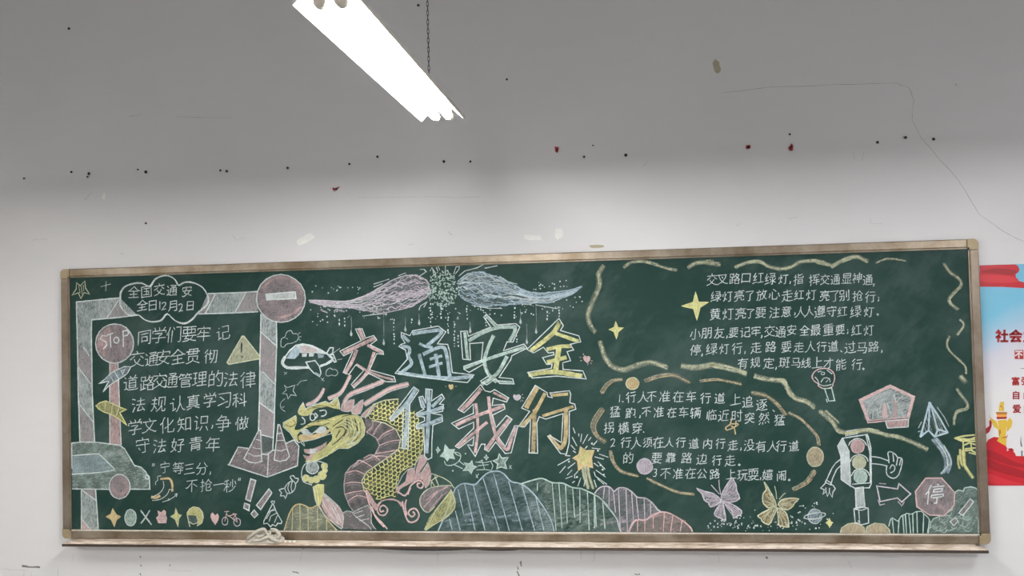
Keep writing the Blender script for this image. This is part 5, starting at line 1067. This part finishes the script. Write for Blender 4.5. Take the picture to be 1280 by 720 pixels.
# ------------------------------------------------------------------ cloth and chalk ends on the tray
t = NT('rag_cloth')
M_RAG = t.principled(t.mix(t.noise(t.coord(), 60, 4), lin(176, 170, 156), lin(206, 201, 188)), 0.95, 0, 0.1, t.noise(t.coord((1, 1, 1)), 420, 2), 0.0006, 0.6)
ZT = ZB + TZ - .0015                        # top of the tray
ra = px(309, 678, -.03); rb = px(354, 678, -.03); rx = (ra.x + rb.x) / 2; rw = (rb.x - ra.x) / 2
RAG = empty('rag', (rx, -.034, ZT)); tag(RAG, 'crumpled grey cleaning rag lying on the chalk tray', 'rag')
bm = bmesh.new()
NU, NV = 64, 28
def rag_h(u, v):
    e = max(0, 1 - abs(u) ** 3.2) * max(0, 1 - abs(v) ** 2.6)
    f = .5 + .22 * math.sin(5.2 * u + 2.6 * v + 1.6 * math.sin(3 * v)) + .20 * math.sin(-7 * u + 5 * v + 2 * math.sin(4 * u)) + .10 * math.sin(13 * u + 9 * v)
    f += .32 * math.exp(-((u + .15 + .5 * v) / .12) ** 2) + .28 * math.exp(-((u - .45 - .3 * v) / .10) ** 2) - .22 * math.exp(-((u - .12 + .6 * v) / .09) ** 2)
    return e ** .45 * f
top = []
for i in range(NU + 1):
    row = []
    for j in range(NV + 1):
        u, v = -1 + 2 * i / NU, -1 + 2 * j / NV
        edge = 1 - .10 * math.sin(7 * u + 1) * abs(v)
        X = u * rw * (1 + .05 * math.sin(9 * v)); Y = v * .029 * edge * (1 - .25 * abs(u) ** 4); Z = .0006 + .066 * max(0, rag_h(u, v)) * (0.72 + .28 * v)
        row.append(bm.verts.new((X, Y, Z)))
    top.append(row)
for i in range(NU):
    for j in range(NV): bm.faces.new((top[i][j], top[i + 1][j], top[i + 1][j + 1], top[i][j + 1]))
border = [top[i][0] for i in range(NU)] + [top[NU][j] for j in range(NV)] + [top[i][NV] for i in range(NU, 0, -1)] + [top[0][j] for j in range(NV, 0, -1)]
low = [bm.verts.new((v.co.x, v.co.y, 0)) for v in border]
for i in range(len(border)):
    j = (i + 1) % len(border); bm.faces.new((border[i], low[i], low[j], border[j]))
bm.faces.new(low)
ro = bm_obj('crumpled_body', bm, M_RAG, RAG, True)
def fold(pts, r):
    bm = bmesh.new(); P = catmull3([Vector(p) for p in pts], 6)
    add_tube(bm, P, [r * (.35 + .65 * math.sin(math.pi * (.08 + .84 * i / (len(P) - 1)))) for i in range(len(P))], 8)
    return bm_obj('fold', bm, M_RAG, RAG, True)
def catmull3(P, n):
    o = []
    for i in range(len(P) - 1):
        a, b, c, d = P[max(0, i - 1)], P[i], P[i + 1], P[min(len(P) - 1, i + 2)]
        for k in range(n):
            q = k / n; o.append(.5 * (2 * b + (c - a) * q + (2 * a - 5 * b + 4 * c - d) * q * q + (3 * b - a - 3 * c + d) * q ** 3))
    o.append(P[-1]); return o
for pts, r in (([(-.074, -.026, .012), (-.05, -.03, .030), (-.02, -.022, .046), (.005, -.018, .050), (.02, -.026, .032)], .0085),
               ([(-.05, -.038, .010), (-.01, -.040, .012), (.03, -.038, .028), (.035, -.03, .044)], .0080),
               ([(.02, -.032, .040), (.034, -.038, .026), (.055, -.04, .014), (.076, -.036, .008)], .0085),
               ([(.03, -.01, .050), (.055, -.012, .046), (.072, -.016, .030), (.066, -.028, .018)], .0090),
               ([(-.03, -.036, .032), (-.012, -.038, .026), (.012, -.036, .034)], .006)):
    fold([(a, b * .75, c * 1.15) for a, b, c in pts], r * .9)
M_CHALK = simple('chalk_stick', (240, 236, 226), 0.9, 0, 0.1)
for i, (x, L, a, lb) in enumerate(((356, .010, .3, 'tiny white chalk end touching the rag on the tray'), (361.5, .012, -.5, 'white chalk end, middle of the three beside the rag'), (366.5, .015, .9, 'white chalk end farthest right of the rag, the biggest of three'))):
    p = px(x, 680, -.055); bm = bmesh.new(); d = Vector((math.cos(a), math.sin(a), 0)) * L / 2
    add_tube(bm, [-d, -d * .92, d * .92, d], [.0042, .0050, .0050, .0040], 12)
    o = bm_obj('chalk_stub', bm, M_CHALK, None, True); o.location = (p.x, -.044, ZT + .0045)
    tag(o, lb, 'chalk', 'chalk ends on the tray')

# ------------------------------------------------------------------ poster
PP = YW                                     # poster lies on the wall
PLANE, PZ = PP - .0035, 0.0
p0, p1 = px(1224, 331, PP), px(1237, 607, PP)
PX0, PX1, PZ1, PZ0 = 2.0005, 2.66, p0.z - .002, p1.z
POSTER = empty('poster', (PX0, PP, PZ0)); tag(POSTER, 'red, blue and white printed wall poster right of the blackboard', 'poster')
t = NT('poster_sky')
g = t.n('ShaderNodeSeparateXYZ'); t.l(t.coord(), g.inputs[0])
f = t.math('ADD', t.math('MULTIPLY', g.outputs[2], 3.2), t.math('MULTIPLY', g.outputs[0], -2.0))
f = t.math('ADD', f, t.math('MULTIPLY', t.noise(t.coord(), 3, 3), .5))
M_SKY = t.principled(t.ramp(t.math('ADD', f, -1.35), [(0.0, lin(224, 222, 222)), (0.45, lin(206, 206, 216)), (0.62, lin(176, 200, 218)), (1.0, lin(120, 190, 216))]), 0.35, 0, 0.5)
def flat(nm, rgb, r=.35): return simple(nm, rgb, r, 0, .5, .04, 8)
M_RED, M_RED2, M_RED3 = flat('print_red', (192, 26, 40)), flat('print_dark_red', (158, 18, 30)), flat('print_bright_red', (208, 46, 58))
M_GOLD, M_GOLD2, M_PW, M_TXT, M_BLUE, M_GREY = flat('print_gold', (216, 182, 64)), flat('print_ochre', (176, 116, 40)), flat('print_white', (226, 224, 224)), flat('print_text_red', (172, 40, 44)), flat('print_blue', (120, 190, 218)), flat('print_grey', (110, 108, 118))
bm = bmesh.new(); add_box(bm, 0, PX1 - PX0, -.0025, -.0002, 0, PZ1 - PZ0)
bm_obj('sheet', bm, M_SKY, POSTER)
class Print(Part):
    """a printed shape on the poster, traced then brought into the poster's own metres"""
    def poly(s, q, m, lift=0, sm=0):
        P = catmull(tp(q), sm, True) if sm else tp(q)
        vs = []
        for x, y in P:
            w = px(x, y, PP - .003)
            c = (min(max(w.x, PX0 + .0005), PX1) - PX0, -.0028 - lift * .00012, min(max(w.z, PZ0 + .0005), PZ1 - .0005) - PZ0)
            if vs and (vs[-1].co - Vector(c)).length < 1e-4: continue
            vs.append(s.bm.verts.new(c))
        f = s.bm.faces.new(vs); f.material_index = s.slot(m)
    def chars(s, txt, size, w, m, lift=3):
        for it in txt.split():
            ch, (x, y) = it[0], it[1:].split(',')
            cx, cy = float(x), float(y); k = size / 54.8
            for st in GLYPH[ch]:
                P = [px(cx + (st[i] - 30) * k, cy + (st[i + 1] - 31) * k, PP - .003) for i in range(0, len(st) - 1, 2)]
                s.ribbon([(p.x - PX0, p.z - PZ0) for p in P], w * KP, m, False, .01, 0)
        for v in s.bm.verts:
            if v.co.y > -.0005 or abs(v.co.y) > .004 or True: v.co.y = -.0028 - lift * .00012
def pr(nm, lb=None, parent=None):
    return Print(nm, lb, parent or POSTER, 0)
s = pr('red_ribbon', 'red ribbon printed along the top of the poster')
s.poly('r 40,100 440,92 470,110 490,150 480,180 445,205 450,240 480,280 545,300 _ 1300,352 1330,360 1330,366 r 545,362 300,348 40,345', M_RED, 1)
s.poly('r 60,180 200,140 400,150 460,170 420,215 250,200', M_RED2, 2, 4); s.poly('r 50,215 220,215 430,235 470,290 300,300 60,285', M_RED3, 2, 4); s.done()
s = pr('red_drape', 'red cloth printed across the bottom of the poster')
s.poly('x 110,610 110,130 140,85 200,55 260,62 300,105 350,180 345,215 400,195 440,240 450,270 545,272 _ 1330,565 1400,560 1400,625 1237,625', M_RED, 1)
s.poly('x 130,200 300,265 420,330 545,370 545,400 400,380 250,330 130,280', M_RED2, 2, 3); s.poly('x 140,470 300,520 420,560 545,590 300,590 140,560', M_RED3, 2, 3); s.poly('x 130,300 280,360 420,400 545,450 545,520 330,470 140,400', M_RED2, 2, 3)
s.poly('u 100,600 150,560 150,500 180,490 175,570 150,630 105,660', M_RED2, 1); s.poly('x 350,190 400,180 430,205 400,220', M_RED2, 3); s.done()
s = pr('golden_column', 'golden carved column printed at the lower left of the poster')
s.poly('u 245,590 255,560 240,500 345,490 345,560 335,690 x 345,45 340,160 285,130 235,100 260,60 250,0', M_GOLD, 2)
s.poly('u 145,420 165,470 230,510 250,560 245,600 200,570 165,500', M_GOLD, 3); s.poly('u 340,520 370,480 385,470 410,510 400,570 350,630 345,560', M_GOLD, 3)
s.poly('u 255,395 262,330 275,290 318,290 312,350 318,395', M_GOLD, 3); s.poly('u 225,405 350,405 348,432 228,432', M_GOLD2, 4); s.poly('u 235,432 345,432 345,462 235,462', flat('print_orange', (232, 160, 80)), 4); s.poly('u 228,462 348,460 340,482 235,485', M_RED2, 4)
s.poly('u 270,340 290,320 285,360', M_GOLD2, 5); s.poly('u 300,345 312,355 300,385', M_GOLD2, 5); s.poly('u 260,610 275,600 280,640 262,680', M_GOLD2, 4); s.poly('u 360,650 350,690 280,700 300,690 345,680', M_RED2, 4); s.done()
s = pr('tower', 'thin grey tower printed at the poster edge'); s.poly('x 505,30 510,110 522,165 505,165 497,120', M_GREY, 2); s.poly('x 508,210 525,210 525,272 508,272', M_GREY, 2); s.done()
s = pr('blue_flag', 'light blue printed corner of sky'); s.poly('r 450,92 545,88 545,292 490,272 460,235 455,208 492,180 502,150 480,112', M_BLUE, 1); s.done()
s = pr('heading', 'large dark red heading characters'); s.chars('社1252.5,420 会1269.5,420 主1286.5,420', 17, 2.6, M_TXT); s.done()
s = pr('caption_box', 'red square holding a white character'); s.poly('s 432,340 530,336 534,440 436,440', M_TXT, 2); s.poly('s 538,336 _ 1291,437.5 1291,449 s 540,440', M_TXT, 2); cb = s.done()
s = pr('caption_character', 'white character on the red square', cb); s.chars('不1273.5,443', 10.5, 1.5, M_PW, 4); s.done()
s = pr('rule_line', 'thin grey line'); s.poly('s 500,542 600,540 600,546 500,548', M_GREY, 1); s.done()
for row in ('富1269.5,476.5 强1282,476', '自1270,494 由1284,494', '爱1271,511 国1285,510.5'):
    s = pr('motto_line', 'row of red printed characters'); s.chars(row, 11.2, 1.35, M_TXT); s.done()

# ------------------------------------------------------------------ hanging fluorescent lamp
M_WH = simple('white_enamel', (226, 222, 214), 0.45, 0, 0.5, .04)
M_TUBE, M_TUBE_L, M_TUBE_R = [emission('tube_glow', c_, TUBE_GLOW * k_) for c_, k_ in ((COL_MID, 1.0), (COL_LEFT, 1.0), (COL_RIGHT, 1.0))]
M_TUBE_FL, M_TUBE_FR = emission('tube_glow', COL_LEFT, TUBE_GLOW * .34), emission('tube_glow', COL_RIGHT, TUBE_GLOW * .55)
M_HOLD = simple('lampholder_plastic', (222, 214, 200), 0.5, 0, 0.4, .05)
M_STEEL = simple('chain_steel', (92, 82, 78), 0.45, 0.6)
LY0, LY1, LZ = -0.965, -2.165, ZB + 0.998
LAMP = empty('fluorescent_lamp', (0.0, (LY0 + LY1) / 2, LZ)); tag(LAMP, 'white twin-tube fluorescent lamp hanging on a chain above the blackboard', 'ceiling lamp')
hl = (LY0 - LY1) / 2
prof = [(-.073, 0), (-.034, .036), (.034, .036), (.073, 0), (.0745, .0), (.0755, .013), (.0365, .0385), (-.0365, .0385), (-.0755, .013), (-.0745, .0)]
TZ_ = .0125
def tube_bm(bm, sx):
    add_tube(bm, [(sx, -hl + .045, TZ_), (sx, -hl + .05, TZ_), (sx, hl - .028, TZ_), (sx, hl - .022, TZ_)], [.010, .013, .013, .010], 14)
bm = bmesh.new(); add_prism(bm, prof, -hl, hl)
REFL = bm_obj('reflector', bm, M_WH, LAMP); REFL['label'] = 'white trough reflector open at its ends'
bm = bmesh.new(); add_box(bm, -.028, .028, -hl + .02, hl - .06, .0375, .056, .003, 2); bm_obj('ballast_housing', bm, M_WH, LAMP)
for sx in (-.023, .023):
    bm = bmesh.new(); tube_bm(bm, sx)
    bm_obj('tube', bm, M_TUBE, LAMP, True)
    for e, n_ in ((-1, 0), (1, 1)):
        y = e * (hl - (.033 if e < 0 else .012)); bm = bmesh.new()
        add_tube(bm, [(sx, y - .012, TZ_), (sx, y - .009, TZ_), (sx, y + .009, TZ_), (sx, y + .012, TZ_)], [.011, .0145, .0145, .011], 14)
        add_box(bm, sx - .008, sx + .008, y - .008, y + .008, TZ_ + .008, .037, .001, 1)
        bm_obj('lampholder', bm, M_HOLD, LAMP, True)
for (y, z) in ((-.05, .030), (.36, .030)):
    bm = bmesh.new(); add_tube(bm, [(.040, y, .034), (.047, y, .040), (.049, y, .042)], [.005, .005, .003], 8); bm_obj('wing_nut', bm, M_HOLD, LAMP)
# the other lamps of the room, outside the view: the same trough and tubes, hung to light the room
for n_, (lx, ly, mt) in enumerate(((-2.5, -1.56, M_TUBE_FL), (2.5, -1.56, M_TUBE_FR), (-2.5, -4.2, M_TUBE_L), (0.0, -4.2, M_TUBE), (2.5, -4.2, M_TUBE_R),
                                   (-2.5, -6.8, M_TUBE_L), (0.0, -6.8, M_TUBE), (2.5, -6.8, M_TUBE_R))):
    r = REFL.copy(); r.name = 'unseen_lamp_%d' % (n_ + 1); COL.objects.link(r); r.parent = None; r.location = (lx, ly, LZ)
    if 'label' in r: del r['label']
    r['kind'] = 'structure'
    bm = bmesh.new()
    for sx in (-.023, .023): tube_bm(bm, sx)
    bm_obj('tubes', bm, mt, r, True)
# chains of interlocked links up to the ceiling
for cy in (-1.170, -1.955):
    bm = bmesh.new(); z = LZ + .054; k = 0; LL = .026
    while z < ZC - .01:
        pts = []
        for i in range(13):
            a = 2 * math.pi * i / 12; h = math.cos(a) * .0029; v = math.sin(a) * .006 + (.003 if math.sin(a) > 0 else -.003)
            pts.append((h, 0, v) if k % 2 == 0 else (0, h, v))
        add_tube(bm, [(p[0], p[1] + cy - LAMP.location.y, p[2] + z - LZ + .012) for p in pts], .0010, 6, False)
        z += .0145; k += 1
    bm_obj('chain', bm, M_STEEL, LAMP)

# ------------------------------------------------------------------ nails, scraps and marks on the wall
M_NAIL = simple('rusty_nail', (44, 40, 40), 0.6, 0.4); M_REDP = simple('red_paper', (150, 24, 32), 0.7)
def nail(x, y, lb, red=0, size=1.0, grp='old nails in the wall above the board'):
    p = px(x, y, YW); bm = bmesh.new(); r = .0052 * size
    add_tube(bm, [(0, .004, 0), (.0005, -.004, -.0005), (.001, -.007, -.001)], [r * .55, r * .6, r * .6], 8)
    add_tube(bm, [(.001, -.007, -.001), (.001, -.0085, -.001), (.001, -.0095, -.001)], [r, r, r * .7], 10)
    o = bm_obj('wall_nail', bm, M_NAIL); o.location = p; tag(o, lb, 'nail', grp)
    if red:
        bm = bmesh.new()
        pts = {1: [(-.018, .006), (-.004, .001), (.012, .009), (.013, .005), (-.006, -.008), (-.016, -.006)], 2: [(-.009, .012), (.010, .010), (.008, -.006), (.002, -.016), (-.006, -.010)],
               3: [(-.008, .007), (.009, .008), (.010, -.005), (.0, -.009), (-.009, -.006)], 4: [(.004, .016), (.011, .004), (.008, -.014), (-.002, -.016), (-.012, -.004), (-.003, .002)]}[red]
        add_prism(bm, pts, -.0062, -.0045); bm_obj('paper_scrap', bm, M_REDP, o)['label'] = 'torn scrap of red paper'
DK = 'small dark nail left in the wall above the blackboard'
for x, y, k in ((87, 36, 1.1), (90, 215, 1), (31, 223, .8), (112, 217, 1.3), (110, 221, .8), (173, 212, .8), (183, 215, 1.4), (276, 213, 1), (284, 214, 1.2), (360, 210, 1.1), (437, 205, 1), (472, 196, 1), (555, 202, 1.2), (588, 202, 1),
                (730, 196, .9), (741, 182, .7), (782, 194, 1.3), (633.5, 99.5, 1), (986.5, 168, .9), (1096, 178, 1.2), (1131, 172, 1.2), (1166, 174, 1.2), (523, 7, 1.1), (183, 279, .9)):
    nail(x, y, DK, 0, k)
nail(421, 236, 'nail with a flat red paper scrap, lowest of the red ones', 1, 1); nail(696, 187, 'nail with a dark red paper scrap above the wings drawing', 2, .9)
nail(935, 184, 'nail with a small dark red scrap, left of the red pair above the bubble', 3, .9); nail(988, 184, 'nail with a bright red torn scrap, right of the red pair above the bubble', 4, .9)
M_TAPE = simple('paper_tape', (236, 235, 230), 0.7, 0, .3, .06); M_YT = simple('yellowed_tape', (176, 168, 142), 0.7, 0, .2, .1)
PLANE = YW
def scrap(x, y, w, h, rot, m, lb):
    p = px(x, y, YW); bm = bmesh.new(); n = 12; a0 = math.radians(rot); pts = []
    for i in range(n):
        a = 2 * math.pi * i / n; c, s_ = math.cos(a), math.sin(a)
        k = 1 / max(abs(c), abs(s_)); X, Z = c * min(k, 1.25) * w / 2 * KP * random.uniform(.85, 1.1), s_ * min(k, 1.25) * h / 2 * KP * random.uniform(.8, 1.1)
        pts.append((X * math.cos(a0) - Z * math.sin(a0), X * math.sin(a0) + Z * math.cos(a0)))
    add_prism(bm, pts, -.0012, .0003); o = bm_obj('tape_scrap', bm, m); o.location = p
    tag(o, lb, 'tape', 'scraps of old tape on the wall')
scrap(382, 299, 25, 11, 24, M_TAPE, 'white torn tape scrap above the no-entry sign end of the board')
scrap(666, 297, 24, 7, -8, M_TAPE, 'thin ragged tape remnant above the board middle, wider of two')
scrap(698.5, 292, 10, 14, 5, M_TAPE, 'small upright tape remnant above the board middle')
scrap(896, 83, 8, 18, 12, M_YT, 'yellowed tape scrap high on the wall')
scrap(130, 245, 5, 9, -12, M_TAPE, 'tiny white tape fleck at upper left of the wall')
scrap(746, 308, 18, 4, -2, M_YT, 'flat brownish tape strip just above the board frame')
# plaster crack and scuffs: marks in the paint itself
M_CRACK = simple('crack_grey', (158, 156, 155), 0.9, 0, .1); M_SCUFF = simple('scuff', (128, 122, 116), 0.9, 0, .1, .1); M_FAINT = simple('faint_scuff', (204, 202, 199), .9, 0, .1)
def marks(nm, lb, items, m):
    bm = bmesh.new()
    for q, w in items:
        P = tp(q) if isinstance(q, str) else q
        R = []
        for (a, b) in zip(P, P[1:]):
            for k in range(5): R.append((a[0] + (b[0] - a[0]) * k / 5 + random.uniform(-.6, .6), a[1] + (b[1] - a[1]) * k / 5 + random.uniform(-.6, .6)))
        R.append(P[-1]); pr_ = None
        for i, (x, y) in enumerate(R):
            n = R[min(i + 1, len(R) - 1)]; l = R[max(i - 1, 0)]; dx, dy = n[0] - l[0], n[1] - l[1]; L = math.hypot(dx, dy) or 1
            h = w / 2 * random.uniform(.6, 1.3)
            c = [bm.verts.new(px(x - dy / L * h * s_, y + dx / L * h * s_, YW - .0004)) for s_ in (-1, 1)]
            if pr_: bm.faces.new((pr_[0], pr_[1], c[1], c[0]))
            pr_ = c
    o = bm_obj(nm, bm, m); o.parent = WALL; o['label'] = lb
marks('crack', 'thin plaster crack running down the right of the wall', (('_ 905,116 960,109 1060,105 1120,104 1137,110 1142,125 1140,150 1152,172 1176,200 1203,232 1224,268 1255,290 1282,303', .42),), M_CRACK)
marks('scuff_mark', 'dark scuffs and scratches low on the wall', (('_ 27,708 50,709', 2.2), ('_ 651,702 652,708', 1.6), ('_ 647,708 648,712', 1.3), ('_ 646,714 649,720', 1.6), ('_ 175,695 176,697', 1.4), ('_ 175,706 177,708', 1.4), ('_ 175,717 176,719', 1.4), ('_ 212,706 213,707', 1.2), ('_ 378,684 380,686', 2), ('_ 957,697 959,698', 2.4), ('_ 794,718 800,718', 1.6), ('_ 366,715 374,716', 1.2), ('_ 1194,105 1196,107', .8)), M_SCUFF)
marks('pencil_line', 'faint pencil and scratch lines on the wall', (('_ 0,711 35,713', .8), ('_ 30,715 30,722', .8), ('_ 38,714 40,722', .8), ('_ 73,708 72,720', .7), ('_ 91,692 90,704', .8), ('_ 209,713 240,714', .7), ('_ 160,146 178,143', .7), ('_ 220,146 290,147', .7), ('_ 446,247 600,246', .6), ('_ 985,274 996,271', .8), ('_ 1088,272 1088,279 1102,280', .7), ('_ 920,283 926,279', .9), ('_ 1067,190 1068,200', .8), ('_ 1080,190 1077,201', .8), ('_ 805,208 810,201', .8), ('_ 378,690 375,702', .8), ('_ 726,688 727,699', 1.3), ('_ 744,690 742,702', 1.2), ('_ 898,694 899,703', 1.1), ('_ 548,691 547,702', 1), ('_ 1060,700 1064,710', .9), ('_ 511,306 517,305', 1.2), ('_ 560,290 566,294', 1.2), ('_ 290,293 296,300 306,297', .6), ('_ 115,240 106,250', .8), ('_ 40,300 60,299', .6), ('_ 150,316 154,318', 1)), M_FAINT)
